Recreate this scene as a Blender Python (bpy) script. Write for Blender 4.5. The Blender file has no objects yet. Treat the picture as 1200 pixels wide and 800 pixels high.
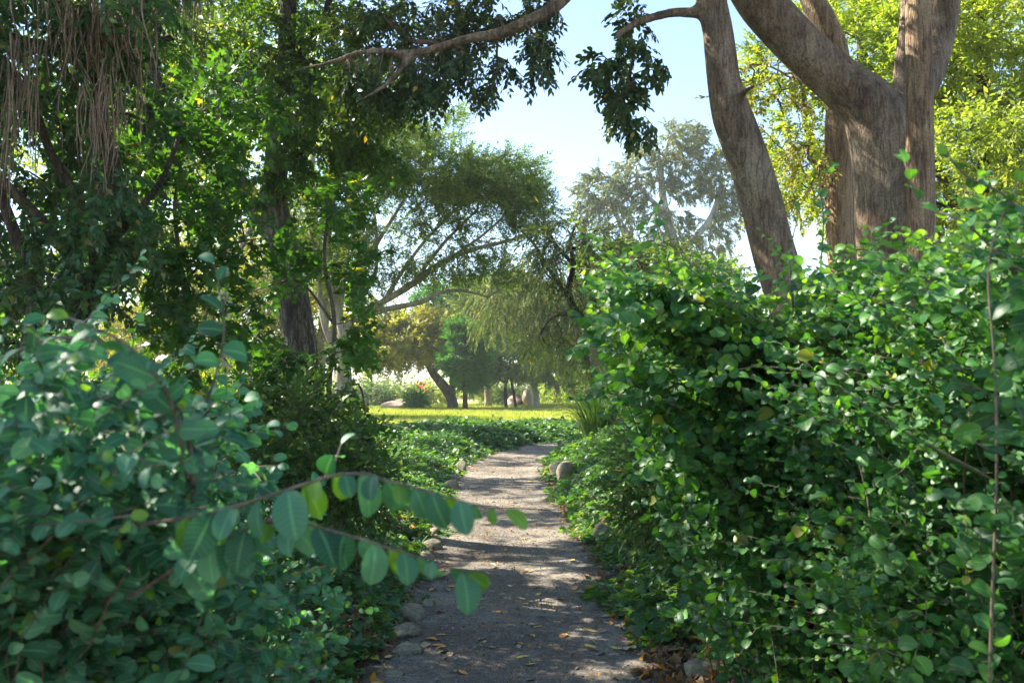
import bpy, math, random
import numpy as np

rng = np.random.default_rng(11)
random.seed(5)
SC = bpy.context.scene
COL = SC.collection
F = 1100.0
TILT = math.atan(50 / F)
CAM_Z = 1.4
ct, st = math.cos(TILT), math.sin(TILT)


def W(u, v, d):
    """a point of the place: d metres ahead, seen from the eye height of the walker"""
    cx = (u - 600) / F
    cy = (400 - v) / F
    dy = ct - cy * st
    dz = st + cy * ct
    s = d / dy
    return np.array([cx * s, d, CAM_Z + dz * s])


def G(u, v, z=0.0):
    cx = (u - 600) / F
    cy = (400 - v) / F
    dy = ct - cy * st
    dz = st + cy * ct
    s = (z - CAM_Z) / dz
    return np.array([cx * s, dy * s, z])


def sm(a, b, x):
    t = np.clip((x - a) / (b - a), 0, 1)
    return t * t * (3 - 2 * t)


# ------------------------------------------------------------------ terrain
PY = np.array([-8, 0, 4.4, 7.7, 10.3, 14, 17, 19, 21, 23, 26, 30])
PC = np.array([0.1, 0.0, 0.0, -0.02, -0.10, -0.2, -0.04, 0.28, 0.85, 1.8, 3.6, 6.2])
PW = np.array([0.75, 0.75, 0.69, 0.70, 0.70, 0.72, 0.70, 0.64, 0.6, 0.6, 0.6, 0.6])


def pcx(y):
    return np.interp(y, PY, PC)


def phw(y):
    return np.interp(y, PY, PW)


def hgt(x, y):
    x = np.asarray(x, float)
    y = np.asarray(y, float)
    c = pcx(y)
    w = phw(y)
    left = sm(0.0, 0.9, (c - w) - x) * 0.17
    right = sm(0.0, 1.3, x - (c + w)) * 0.50
    fade = 1 - sm(26.5, 29.5, y)
    rough = 0.025 * np.sin(x * 2.1 + y * 0.7) * np.sin(y * 1.7 - x) * sm(0, 0.6, np.abs(x - c) - w)
    return (left + right + rough) * fade


# ------------------------------------------------------------------ mesh output
class MB:
    def __init__(self):
        self.v, self.l, self.s, self.m, self.a = [], [], [], [], []
        self.n = 0

    def add(self, verts, loops, sizes, mat=0, attr=None):
        verts = np.asarray(verts, np.float32).reshape(-1, 3)
        loops = np.asarray(loops, np.int64).ravel()
        sizes = np.asarray(sizes, np.int32).ravel()
        self.v.append(verts)
        self.l.append(loops + self.n)
        self.s.append(sizes)
        self.m.append(np.full(len(sizes), mat, np.int32) if np.isscalar(mat) else np.asarray(mat, np.int32))
        if attr is None:
            attr = np.zeros((len(verts), 4), np.float32)
            attr[:, 0] = 0.5
            attr[:, 3] = 0.5
        self.a.append(np.asarray(attr, np.float32))
        self.n += len(verts)

    def build(self, name, mats, parent=None, smooth=True):
        me = bpy.data.meshes.new(name)
        v = np.concatenate(self.v)
        l = np.concatenate(self.l)
        s = np.concatenate(self.s)
        m = np.concatenate(self.m)
        a = np.concatenate(self.a)
        me.vertices.add(len(v))
        me.vertices.foreach_set('co', v.ravel())
        me.loops.add(len(l))
        me.loops.foreach_set('vertex_index', l.astype(np.int32))
        me.polygons.add(len(s))
        me.polygons.foreach_set('loop_start', (np.cumsum(s) - s).astype(np.int32))
        me.polygons.foreach_set('loop_total', s)
        me.polygons.foreach_set('material_index', m)
        me.polygons.foreach_set('use_smooth', np.full(len(s), smooth))
        at = me.attributes.new('leaf', 'FLOAT_COLOR', 'POINT')
        at.data.foreach_set('color', a.ravel())
        me.update(calc_edges=True)
        me.validate()
        for x in (mats if isinstance(mats, (list, tuple)) else [mats]):
            me.materials.append(x)
        o = bpy.data.objects.new(name, me)
        COL.objects.link(o)
        if parent is not None:
            o.parent = parent
            o.matrix_parent_inverse = parent.matrix_basis.inverted() if False else o.matrix_parent_inverse
            o.location = [-c for c in parent.location]
        return o


def tag(o, label, cat=None, group=None, kind=None):
    if label:
        o['label'] = label
    if cat:
        o['category'] = cat
    if group:
        o['group'] = group
    if kind:
        o['kind'] = kind
    return o


def thing(name, loc, label, cat, group=None):
    o = bpy.data.objects.new(name, None)
    o.empty_display_size = 0.2
    COL.objects.link(o)
    o.location = [float(c) for c in loc]
    return tag(o, label, cat, group)


# ------------------------------------------------------------------ node helpers
def newmat(name):
    m = bpy.data.materials.new(name)
    m.use_nodes = True
    nt = m.node_tree
    nt.nodes.clear()
    out = nt.nodes.new('ShaderNodeOutputMaterial')
    return m, nt, out


def N(nt, t, **kw):
    n = nt.nodes.new(t)
    for k, v in kw.items():
        if k.startswith('i_'):
            n.inputs[k[2:].replace('_', ' ')].default_value = v
        else:
            setattr(n, k, v)
    return n


def ramp(nt, stops, fac=None, interp='LINEAR'):
    r = nt.nodes.new('ShaderNodeValToRGB')
    cr = r.color_ramp
    cr.interpolation = interp
    while len(cr.elements) > 1:
        cr.elements.remove(cr.elements[-1])
    cr.elements[0].position = stops[0][0]
    cr.elements[0].color = (*stops[0][1], 1)
    for p, c in stops[1:]:
        e = cr.elements.new(p)
        e.color = (*c, 1)
    if fac is not None:
        nt.links.new(fac, r.inputs[0])
    return r


def mixc(nt, a, b, fac, mode='MIX'):
    m = nt.nodes.new('ShaderNodeMix')
    m.data_type = 'RGBA'
    m.blend_type = mode
    for sock, val in ((m.inputs[0], fac), (m.inputs[6], a), (m.inputs[7], b)):
        if hasattr(val, 'links'):
            nt.links.new(val, sock)
        elif isinstance(val, (int, float)):
            sock.default_value = val
        else:
            sock.default_value = (*val, 1)
    return m.outputs[2]


def mth(nt, op, a, b=0.0, c=0.0):
    m = nt.nodes.new('ShaderNodeMath')
    m.operation = op
    for i, val in enumerate((a, b, c)):
        if hasattr(val, 'links'):
            nt.links.new(val, m.inputs[i])
        else:
            m.inputs[i].default_value = val
    return m.outputs[0]


def leaf_mat(name, cols, trans=0.45, tcol=(1.6, 1.7, 0.7), rough=0.42, odd=None, odd_amt=0.03, spec=0.5,
             clump=0.6, veins=False):
    """thin leaf: colour from a per-leaf number, light passing through it"""
    m, nt, out = newmat(name)
    L = nt.links.new
    at = N(nt, 'ShaderNodeAttribute', attribute_name='leaf')
    sep = N(nt, 'ShaderNodeSeparateColor')
    L(at.outputs['Color'], sep.inputs[0])
    geo = N(nt, 'ShaderNodeNewGeometry')
    no = N(nt, 'ShaderNodeTexNoise')
    no.inputs['Scale'].default_value = clump
    no.inputs['Detail'].default_value = 2
    L(geo.outputs['Position'], no.inputs['Vector'])
    f = mth(nt, 'ADD', mth(nt, 'MULTIPLY', sep.outputs[0], 0.65), mth(nt, 'MULTIPLY', no.outputs[0], 0.9))
    f = mth(nt, 'SUBTRACT', f, 0.27)
    k = len(cols)
    r = ramp(nt, [(0.08 + 0.84 * i / (k - 1), c) for i, c in enumerate(cols)], f)
    col = r.outputs[0]
    if veins:
        rib = mth(nt, 'LESS_THAN', sep.outputs[1], 0.09)
        wv = mth(nt, 'SINE', mth(nt, 'MULTIPLY', mth(nt, 'SUBTRACT', sep.outputs[2], mth(nt, 'MULTIPLY', sep.outputs[1], 0.16)), 60.0))
        side = mth(nt, 'MULTIPLY', mth(nt, 'GREATER_THAN', wv, 0.86), 0.45)
        vv = mth(nt, 'MULTIPLY', mth(nt, 'MAXIMUM', rib, side), 0.26)
        col = mixc(nt, col, tuple(min(1, c * 2.0 + 0.02) for c in cols[-1]), vv)
        sp = N(nt, 'ShaderNodeTexNoise')
        sp.inputs['Scale'].default_value = 55
        L(geo.outputs['Position'], sp.inputs['Vector'])
        spm = mth(nt, 'MULTIPLY', mth(nt, 'GREATER_THAN', sp.outputs[0], 0.68), 0.35)
        col = mixc(nt, col, (0.13, 0.12, 0.04), spm)
    if odd:
        col = mixc(nt, col, odd, mth(nt, 'GREATER_THAN', at.outputs['Alpha'], 1 - odd_amt))
    # leaf undersides are paler
    under = mixc(nt, col, (0.5, 0.55, 0.42), 0.09)
    col2 = mixc(nt, col, under, geo.outputs['Backfacing'])
    p = N(nt, 'ShaderNodeBsdfPrincipled')
    L(col2, p.inputs['Base Color'])
    rr = mth(nt, 'ADD', mth(nt, 'MULTIPLY', geo.outputs['Backfacing'], 0.3), rough)
    L(rr, p.inputs['Roughness'])
    p.inputs['Specular IOR Level'].default_value = spec
    t = N(nt, 'ShaderNodeBsdfTranslucent')
    L(mixc(nt, col, tcol, 1.0, 'MULTIPLY'), t.inputs[0])
    mx = N(nt, 'ShaderNodeMixShader')
    mx.inputs[0].default_value = trans
    L(p.outputs[0], mx.inputs[1])
    L(t.outputs[0], mx.inputs[2])
    L(mx.outputs[0], out.inputs[0])
    return m


def bark_mat(name, cols, scale=6.0, stretch=0.22, bump=0.5, rough=0.85, lichen=None, cracks=True, fissure=0.85):
    m, nt, out = newmat(name)
    L = nt.links.new
    geo = N(nt, 'ShaderNodeNewGeometry')
    mp = N(nt, 'ShaderNodeMapping')
    mp.inputs['Scale'].default_value = (1, 1, stretch)
    L(geo.outputs['Position'], mp.inputs['Vector'])
    n1 = N(nt, 'ShaderNodeTexNoise')
    n1.inputs['Scale'].default_value = scale
    n1.inputs['Detail'].default_value = 9
    n1.inputs['Roughness'].default_value = 0.65
    L(mp.outputs[0], n1.inputs['Vector'])
    n2 = N(nt, 'ShaderNodeTexNoise')
    n2.inputs['Scale'].default_value = 1.6
    n2.inputs['Detail'].default_value = 3
    L(geo.outputs['Position'], n2.inputs['Vector'])
    n3 = N(nt, 'ShaderNodeTexNoise')
    n3.inputs['Scale'].default_value = scale * 7
    n3.inputs['Detail'].default_value = 4
    L(mp.outputs[0], n3.inputs['Vector'])
    f = mth(nt, 'ADD', mth(nt, 'MULTIPLY', n1.outputs[0], 0.6), mth(nt, 'MULTIPLY', n2.outputs[0], 0.3))
    f = mth(nt, 'ADD', f, mth(nt, 'MULTIPLY', n3.outputs[0], 0.25))
    k = len(cols)
    r = ramp(nt, [(0.46 + 0.22 * i / (k - 1), c) for i, c in enumerate(cols)], f)
    col = r.outputs[0]
    if lichen:
        n4 = N(nt, 'ShaderNodeTexNoise')
        n4.inputs['Scale'].default_value = 3.2
        n4.inputs['Detail'].default_value = 8
        L(geo.outputs['Position'], n4.inputs['Vector'])
        col = mixc(nt, col, lichen, ramp(nt, [(0.52, (0, 0, 0)), (0.66, (0.6, 0.6, 0.6))], n4.outputs[0]).outputs[0])
    p = N(nt, 'ShaderNodeBsdfPrincipled')
    h = mth(nt, 'ADD', n1.outputs[0], mth(nt, 'MULTIPLY', n3.outputs[0], 0.5))
    mp5 = N(nt, 'ShaderNodeMapping')
    mp5.inputs['Scale'].default_value = (1, 1, stretch * .45)
    L(geo.outputs['Position'], mp5.inputs['Vector'])
    n5 = N(nt, 'ShaderNodeTexNoise')
    n5.inputs['Scale'].default_value = scale * 2.0
    n5.inputs['Detail'].default_value = 5
    n5.inputs['Roughness'].default_value = 0.6
    L(mp5.outputs[0], n5.inputs['Vector'])
    ridge = mth(nt, 'ABSOLUTE', mth(nt, 'SUBTRACT', n5.outputs[0], 0.5))
    fis = ramp(nt, [(0.0, (0.38, 0.38, 0.38)), (0.022, (0.85, 0.85, 0.85)), (0.05, (1, 1, 1))], ridge).outputs[0]
    vk = N(nt, 'ShaderNodeTexVoronoi')
    vk.inputs['Scale'].default_value = 3.0
    L(mixc(nt, geo.outputs['Position'], n1.outputs['Color'], 0.12), vk.inputs['Vector'])
    knot = ramp(nt, [(0.05, (0.4, 0.4, 0.4)), (0.13, (1, 1, 1))], vk.outputs['Distance']).outputs[0]
    gr = N(nt, 'ShaderNodeTexNoise')
    gr.inputs['Scale'].default_value = 70
    gr.inputs['Detail'].default_value = 4
    L(geo.outputs['Position'], gr.inputs['Vector'])
    grc = ramp(nt, [(0.35, (0.62, 0.62, 0.62)), (0.65, (1.2, 1.2, 1.2))], gr.outputs[0]).outputs[0]
    col = mixc(nt, col, fis, fissure, 'MULTIPLY')
    col = mixc(nt, col, knot, 0.8, 'MULTIPLY')
    col = mixc(nt, col, grc, 0.8, 'MULTIPLY')
    h = mth(nt, 'ADD', h, mth(nt, 'MULTIPLY', fis, 0.45))
    if cracks:
        vo = N(nt, 'ShaderNodeTexVoronoi', feature='DISTANCE_TO_EDGE')
        vo.inputs['Scale'].default_value = scale * 2.2
        wrp = mixc(nt, mp.outputs[0], n1.outputs['Color'], 0.14)
        L(wrp, vo.inputs['Vector'])
        cr = ramp(nt, [(0.0, (0, 0, 0)), (0.13, (1, 1, 1))], vo.outputs[0]).outputs[0]
        h = mth(nt, 'ADD', h, mth(nt, 'MULTIPLY', cr, 0.6))
        col = mixc(nt, tuple(c * 0.55 for c in cols[0]), col, mth(nt, 'ADD', mth(nt, 'MULTIPLY', cr, 0.5), 0.5))
    L(col, p.inputs['Base Color'])
    b = N(nt, 'ShaderNodeBump')
    b.inputs['Strength'].default_value = bump
    b.inputs['Distance'].default_value = 0.03
    L(h, b.inputs['Height'])
    L(b.outputs[0], p.inputs['Normal'])
    p.inputs['Roughness'].default_value = rough
    L(p.outputs[0], out.inputs[0])
    return m


# ------------------------------------------------------------------ leaves and sprays
def leaf_geo(kind):
    """unit leaf: x along 0..1, y across, z up. returns verts, attr(across, along), faces"""
    if kind in ('oval', 'ovalwide', 'ovalmid', 'long'):
        wd = {'oval': 0.27, 'ovalmid': 0.34, 'ovalwide': 0.38, 'long': 0.17}[kind]
        ts = np.array([0, 0.1, 0.28, 0.5, 0.72, 0.9, 1.0])
        pr = np.array([0.06, 0.42, 0.86, 1.0, 0.82, 0.42, 0.03]) * wd if kind in ('oval', 'long') else np.array([0.08, 0.50, 0.88, 1.0, 0.93, 0.64, 0.12]) * wd
        v, a = [], []
        for t, w in zip(ts, pr):
            zc = 0.10 * math.sin(t * 2.6) - 0.12 * t * t
            for s in (-1, 0, 1):
                v.append((t, s * w, zc + abs(s) * w * 0.28))
                a.append((abs(s), t))
        f = []
        for i in range(6):
            for j in range(2):
                q = i * 3 + j
                f.append((q, q + 3, q + 4, q + 1))
        return np.array(v), np.array(a), f
    if kind in ('kite', 'lance'):
        w = 0.24 if kind == 'kite' else 0.1
        v = [(0, 0, 0), (0.45, -w, 0.07), (1, 0, -0.08), (0.45, w, 0.07), (0.5, 0, 0.0)]
        a = [(0, 0), (1, .5), (0, 1), (1, .5), (0, .5)]
        return np.array(v, float), np.array(a, float), [(0, 1, 2, 4), (0, 4, 2, 3)]
    if kind == 'flat':
        v = [(0, 0, 0), (0.3, -0.26, 0.03), (0.75, -0.22, 0), (1, 0, -0.06), (0.7, 0.25, 0.0), (0.3, 0.25, 0.03)]
        return np.array(v, float), np.zeros((6, 2)), [(0, 1, 2, 3), (0, 3, 4, 5)]
    if kind in ('ivy', 'maple'):
        if kind == 'ivy':
            ang = np.radians([180, 140, 112, 80, 58, 28, 0, -28, -58, -80, -112, -140])
            rad = np.array([.12, .42, .52, .40, .56, .36, .72, .36, .56, .40, .52, .42])
            c = 0.36
        else:
            ang = np.radians([180, 150, 125, 105, 80, 60, 45, 28, 14, 0, -14, -28, -45, -60, -80, -105, -125, -150])
            rad = np.array([.1, .3, .46, .26, .50, .58, .28, .40, .46, .64, .46, .40, .28, .58, .50, .26, .46, .30])
            c = 0.4
        v = [(c, 0, 0.0)]
        a = [(0, .4)]
        for i, (g, r) in enumerate(zip(ang, rad)):
            v.append((c + r * math.cos(g), r * math.sin(g), 0.06 * r - 0.18 * r * r + 0.03 * ((i % 3) - 1)))
            a.append((min(1, abs(math.sin(g)) * r * 2), .5))
        n = len(ang)
        f = [(0, 1 + i, 1 + (i + 1) % n) for i in range(n)]
        f = [tuple(reversed(x)) for x in f]
        return np.array(v, float), np.array(a, float), f
    raise ValueError(kind)


def rot_z(a):
    c, s = math.cos(a), math.sin(a)
    return np.array([[c, -s, 0], [s, c, 0], [0, 0, 1]])


def rot_y(a):
    c, s = math.cos(a), math.sin(a)
    return np.array([[c, 0, s], [0, 1, 0], [-s, 0, c]])


def rot_x(a):
    c, s = math.cos(a), math.sin(a)
    return np.array([[1, 0, 0], [0, c, -s], [0, s, c]])


def spray(kind, n, L, ll, spread=55, droop=15, roll=35, twig=0.0016, sag=0.15, jitter=0.25, whorl=False, down=0):
    """a twig along +x carrying n leaves; returns template dict (mat 0 = leaf, mat 1 = twig)"""
    lv, la, lf = leaf_geo(kind)
    V, A, Fc, M = [], [], [], []
    nv = 0

    def tw(t):
        return np.array([t * L, 0.06 * L * math.sin(3 * t), -sag * L * t * t])
    for i in range(n):
        t = (i + 0.6) / n if n > 1 else 0.0
        t = min(1.0, t + random.uniform(-.3, .3) / n)
        side = 1 if i % 2 else -1
        if i == n - 1:
            az = random.uniform(-12, 12)
        else:
            az = side * (spread + random.uniform(-18, 18)) * (1 - 0.35 * t)
        s = ll * random.uniform(1 - jitter, 1 + jitter) * (1 - 0.25 * (t > 0.85))
        R = rot_z(math.radians(az)) @ rot_y(math.radians(droop + down * random.random() + random.uniform(-22, 22))) @ rot_x(math.radians(random.uniform(-roll, roll)))
        v = (lv * s) @ R.T + tw(t) + np.array([0, 0, random.uniform(-.004, .004)])
        r1, r2 = random.random(), random.random()
        V.append(v)
        A.append(np.column_stack([np.full(len(v), r1), la[:, 0], la[:, 1], np.full(len(v), r2)]))
        Fc += [tuple(x + nv for x in f) for f in lf]
        M += [0] * len(lf)
        nv += len(v)
    if twig > 0:
        segs = 3
        for k in range(segs + 1):
            t = k / segs
            c = tw(t)
            r = twig * (1.2 - 0.7 * t)
            for j in range(3):
                g = j * 2.094
                V.append(np.array([c + np.array([0, r * math.cos(g), r * math.sin(g)])]))
                A.append(np.array([[.5, 1, t, .5]]))
        for k in range(segs):
            for j in range(3):
                a0 = nv + k * 3 + j
                a1 = nv + k * 3 + (j + 1) % 3
                Fc.append((a0, a1, a1 + 3, a0 + 3))
                M.append(1)
        nv += 3 * (segs + 1)
    return dict(v=np.concatenate(V), a=np.concatenate(A), l=np.concatenate([np.array(f) for f in Fc]),
                s=np.array([len(f) for f in Fc]), m=np.array(M))


def frames(D, roll=0.5, up=(0, 0, 1)):
    """rotation matrices with x along D and z as near up as it goes, plus random roll (radians sd)"""
    D = D / (np.linalg.norm(D, axis=1, keepdims=True) + 1e-9)
    U = np.tile(np.array(up, float), (len(D), 1)) + rng.normal(0, 0.05, D.shape)
    Y = np.cross(U, D)
    Y /= (np.linalg.norm(Y, axis=1, keepdims=True) + 1e-9)
    Z = np.cross(D, Y)
    a = rng.normal(0, roll, len(D))
    c, s = np.cos(a)[:, None], np.sin(a)[:, None]
    Y2 = Y * c + Z * s
    Z2 = -Y * s + Z * c
    return np.stack([D, Y2, Z2], axis=2)


def place(mb, temps, P, R, S, mat_off=0):
    n = len(P)
    if n == 0:
        return
    which = rng.integers(0, len(temps), n)
    for k, T in enumerate(temps):
        ix = np.nonzero(which == k)[0]
        if len(ix) == 0:
            continue
        tv = T['v']
        V = np.einsum('nij,vj->nvi', R[ix], tv) * S[ix][:, None, None] + P[ix][:, None, :]
        nv = len(tv)
        l = (T['l'][None, :] + (np.arange(len(ix)) * nv)[:, None]).ravel()
        s = np.tile(T['s'], len(ix))
        m = np.tile(T['m'], len(ix)) + mat_off
        a = np.tile(T['a'], (len(ix), 1, 1)).copy()
        a[:, :, 0] = (a[:, :, 0] + rng.random((len(ix), 1))) % 1.0
        a[:, :, 3] = (a[:, :, 3] + rng.random((len(ix), 1))) % 1.0
        mb.add(V.reshape(-1, 3), l, s, m, a.reshape(-1, 4))


# ------------------------------------------------------------------ tubes
def cr_resample(P, R, step):
    P = np.asarray(P, float)
    R = np.asarray(R, float)
    if len(P) == 2:
        n = max(2, int(np.linalg.norm(P[1] - P[0]) / step) + 1)
        t = np.linspace(0, 1, n)[:, None]
        return P[0] * (1 - t) + P[1] * t, R[0] * (1 - t[:, 0]) + R[1] * t[:, 0]
    Q = np.vstack([2 * P[0] - P[1], P, 2 * P[-1] - P[-2]])
    outP, outR = [], []
    for i in range(len(P) - 1):
        p0, p1, p2, p3 = Q[i], Q[i + 1], Q[i + 2], Q[i + 3]
        n = max(1, int(np.ceil(np.linalg.norm(p2 - p1) / step)))
        for k in range(n):
            t = k / n
            outP.append(0.5 * ((2 * p1) + (-p0 + p2) * t + (2 * p0 - 5 * p1 + 4 * p2 - p3) * t * t + (-p0 + 3 * p1 - 3 * p2 + p3) * t ** 3))
            outR.append(R[i] * (1 - t) + R[i + 1] * t)
    outP.append(P[-1])
    outR.append(R[-1])
    return np.array(outP), np.array(outR)


def tube(mb, P, R, k=6, mat=0, lump=0.0, seed=0.0):
    P = np.asarray(P, float)
    R = np.asarray(R, float)
    n = len(P)
    if n < 2:
        return
    T = np.gradient(P, axis=0)
    T /= (np.linalg.norm(T, axis=1, keepdims=True) + 1e-9)
    a = np.array([1.0, 0, 0]) if abs(T[0][0]) < 0.8 else np.array([0, 1.0, 0])
    U = np.zeros_like(P)
    u = np.cross(T[0], a)
    for i in range(n):
        u = u - T[i] * np.dot(u, T[i])
        u /= (np.linalg.norm(u) + 1e-9)
        U[i] = u
    B = np.cross(T, U)
    g = np.arange(k) * 2 * math.pi / k
    rr = np.repeat(R[:, None], k, 1)
    if lump > 0:
        ph = np.arange(n)[:, None] * 0.35
        rr = rr * (1 + lump * (0.5 * np.sin(2 * g[None] + ph * 0.6 + seed) + 0.35 * np.sin(3 * g[None] - ph * 0.9 + seed * 2)
                               + 0.25 * np.sin(5 * g[None] + ph * 1.7 + seed * 3)))
    V = P[:, None, :] + (U[:, None, :] * np.cos(g)[None, :, None] + B[:, None, :] * np.sin(g)[None, :, None]) * rr[:, :, None]
    V = V.reshape(-1, 3)
    i = np.arange(n - 1)[:, None] * k
    j = np.arange(k)[None]
    j2 = (j + 1) % k
    q = np.stack([i + j, i + j2, i + k + j2, i + k + j], axis=-1).reshape(-1, 4)
    V = np.vstack([V, P[0], P[-1]])
    caps = []
    for jj in range(k):
        caps.append((n * k, (jj + 1) % k, jj))
        caps.append((n * k + 1, (n - 1) * k + jj, (n - 1) * k + (jj + 1) % k))
    mb.add(V, np.concatenate([q.ravel(), np.array(caps).ravel()]), [4] * len(q) + [3] * len(caps), mat)


# ------------------------------------------------------------------ growing a branch network to given points
class Skel:
    def __init__(self):
        self.P = np.zeros((60000, 3))
        self.par = np.full(60000, -1, int)
        self.r = np.zeros(60000)
        self.n = 0
        self.fixed = 0
        self.main = []
        self.chains = []

    def add_main(self, pts, rad, step=0.15, wob=0.0):
        P, R = cr_resample(pts, rad, step)
        if wob:
            k = len(P)
            P = P + wob * np.column_stack([np.sin(np.arange(k) * 0.9 + k), np.cos(np.arange(k) * 0.7 + 1), 0.4 * np.sin(np.arange(k) * 1.1)])
        a = self.n
        m = len(P)
        self.P[a:a + m] = P
        self.r[a:a + m] = R
        self.par[a + 1:a + m] = np.arange(a, a + m - 1)
        self.n += m
        self.fixed = self.n
        self.main.append((P, R))

    def grow(self, targets, step=0.18, jit=0.06, lift=0.12, base_bias=0.0, minz=None):
        targets = np.asarray(targets)
        T = self.P[:self.n]
        d = np.min(np.linalg.norm(targets[:, None] - T[None, ::2], axis=2), axis=1)
        for ti in np.argsort(d):
            t = targets[ti]
            D = np.linalg.norm(self.P[:self.n] - t, axis=1)
            if minz is not None:
                D = D + 50 * (self.P[:self.n, 2] < minz)
            i = int(np.argmin(D))
            dist = np.linalg.norm(self.P[i] - t)
            k = max(2, int(math.ceil(dist / step)))
            s0 = self.P[i]
            off = rng.normal(0, 1, 3)
            off -= off.dot(t - s0) * (t - s0) / (dist * dist + 1e-9)
            off *= 0.13 * dist
            off[2] += lift * dist
            prev = i
            ch = [i]
            for q in range(1, k + 1):
                s = q / k
                p = s0 * (1 - s) + t * s + off * math.sin(math.pi * s) + rng.normal(0, jit, 3) * min(1, dist) * (0.6 if q < k else 0)
                j = self.n
                self.P[j] = p
                self.par[j] = prev
                self.n += 1
                prev = j
                ch.append(j)
            self.chains.append(ch)

    def finish(self, tip_r=0.004, pw=0.5):
        cnt = np.zeros(self.n)
        for ch in self.chains:
            cnt[ch[-1]] += 1
        for j in range(self.n - 1, self.fixed - 1, -1):
            if self.par[j] >= 0:
                cnt[self.par[j]] += cnt[j]
        for j in range(self.fixed, self.n):
            r = tip_r * max(1, cnt[j]) ** pw
            self.r[j] = min(r, self.r[self.par[j]] * 0.9)

    def mesh(self, mb, k=12, kb=5, mat=0, lump=0.12):
        for a, (P, R) in enumerate(self.main):
            tube(mb, P, R, k, mat, lump, a * 1.3)
        for ch in self.chains:
            r = self.r[ch].copy()
            r[0] = min(r[0], r[1] * 1.3)
            tube(mb, self.P[ch], r, kb if r[1] > 0.006 else 4, mat)


def blob(u, v, rx, ry, d, rd, n, shell=0.45):
    """n points in an egg-shaped volume; radii rx, ry given as seen at d, rd metres deep"""
    c = W(u, v, d)
    X = rng.normal(0, 1, (n, 3))
    X /= np.linalg.norm(X, axis=1, keepdims=True)
    r = shell + (1 - shell) * rng.random(n) ** 0.6
    r *= 1 + 0.12 * np.sin(7 * X[:, 0] + u) * np.cos(6 * X[:, 2] + v)
    S = np.array([rx / F * d, rd, ry / F * d])
    return c + X * r[:, None] * S


def mesh_leaves(sk, temps, mb, per=2, scale=1.0, droop=0.0, outward=None, spread=0.5, along=0.5, roll=0.6, svar=0.25, mat_off=1, back=0.0):
    P, D = [], []
    for ch in sk.chains:
        pts = sk.P[ch]
        m = len(ch)
        for _ in range(per):
            s = 1 - along * random.random() ** 1.5
            f = s * (m - 1)
            i = min(m - 2, int(f))
            p = pts[i] * (1 - (f - i)) + pts[i + 1] * (f - i)
            d = pts[i + 1] - pts[i]
            d = d / (np.linalg.norm(d) + 1e-9)
            P.append(p)
            D.append(d)
    P = np.array(P)
    D = np.array(D) + rng.normal(0, spread, (len(P), 3))
    D[:, 2] -= droop
    if outward is not None:
        o = P - outward
        D += 0.6 * o / (np.linalg.norm(o, axis=1, keepdims=True) + 1e-9)
    R = frames(D, roll)
    S = scale * rng.uniform(1 - svar, 1 + svar, len(P))
    place(mb, temps, P, R, S, mat_off)


# ------------------------------------------------------------------ materials
M = {}
M['twig'] = bark_mat('twig_bark', [(0.10, 0.075, 0.05), (0.22, 0.17, 0.12)], 20, 0.4, 0.2, cracks=False)
M['twig_green'] = bark_mat('green_twig', [(0.09, 0.10, 0.04), (0.22, 0.22, 0.1)], 20, 0.4, 0.1, cracks=False)
M['bark_smooth'] = bark_mat('smooth_brown_bark', [(0.12, 0.074, 0.042), (0.225, 0.15, 0.09), (0.36, 0.26, 0.165)], 9.0, 0.3, 1.0,
                            lichen=(0.33, 0.26, 0.17), cracks=False, fissure=0.45)
M['bark_tan'] = bark_mat('tan_bark', [(0.13, 0.075, 0.036), (0.27, 0.165, 0.085), (0.39, 0.27, 0.15)], 9.0, 0.2, 0.9, cracks=False)
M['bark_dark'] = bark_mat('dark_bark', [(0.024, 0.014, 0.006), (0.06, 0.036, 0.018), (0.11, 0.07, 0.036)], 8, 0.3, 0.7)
M['bark_rough'] = bark_mat('rough_grey_bark', [(0.06, 0.045, 0.03), (0.155, 0.12, 0.085), (0.29, 0.235, 0.17)], 11, 0.22, 1.0)
M['bark_pale'] = bark_mat('pale_bark', [(0.24, 0.20, 0.13), (0.36, 0.30, 0.20), (0.46, 0.41, 0.30)], 5, 0.3, 0.3, cracks=False)
M['bark_grey'] = bark_mat('pale_grey_bark', [(0.28, 0.26, 0.23), (0.42, 0.40, 0.36), (0.55, 0.53, 0.5)], 3, 0.3, 0.2, cracks=False)

M['shrub_right'] = leaf_mat('round_green_leaf', [(0.012, 0.045, 0.014), (0.028, 0.11, 0.028), (0.05, 0.16, 0.032), (0.10, 0.25, 0.04)], 0.36, (1.9, 1.9, 0.5), 0.46,
                            (0.22, 0.24, 0.03), 0.012, 0.42, 1.2, True)
M['young_leaf'] = leaf_mat('fresh_young_leaf', [(0.06, 0.16, 0.02), (0.11, 0.25, 0.03), (0.20, 0.35, 0.04)], 0.5, (1.8, 1.8, 0.5), 0.4,
                           (0.25, 0.28, 0.03), 0.02, 0.5, 1.2, True)
M['shrub_left'] = leaf_mat('blue_green_leaf', [(0.014, 0.06, 0.03), (0.036, 0.14, 0.07), (0.08, 0.22, 0.12), (0.15, 0.33, 0.13)], 0.33, (1.5, 1.9, 0.6), 0.55,
                           (0.14, 0.17, 0.04), 0.008, 0.4, 1.5, True)
M['leather'] = leaf_mat('dark_leathery_leaf', [(0.02, 0.05, 0.012), (0.04, 0.085, 0.018), (0.08, 0.14, 0.025)], 0.3, (2.2, 2.0, 0.5), 0.35,
                        (0.40, 0.30, 0.03), 0.008, 0.5, 0.8)
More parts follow.
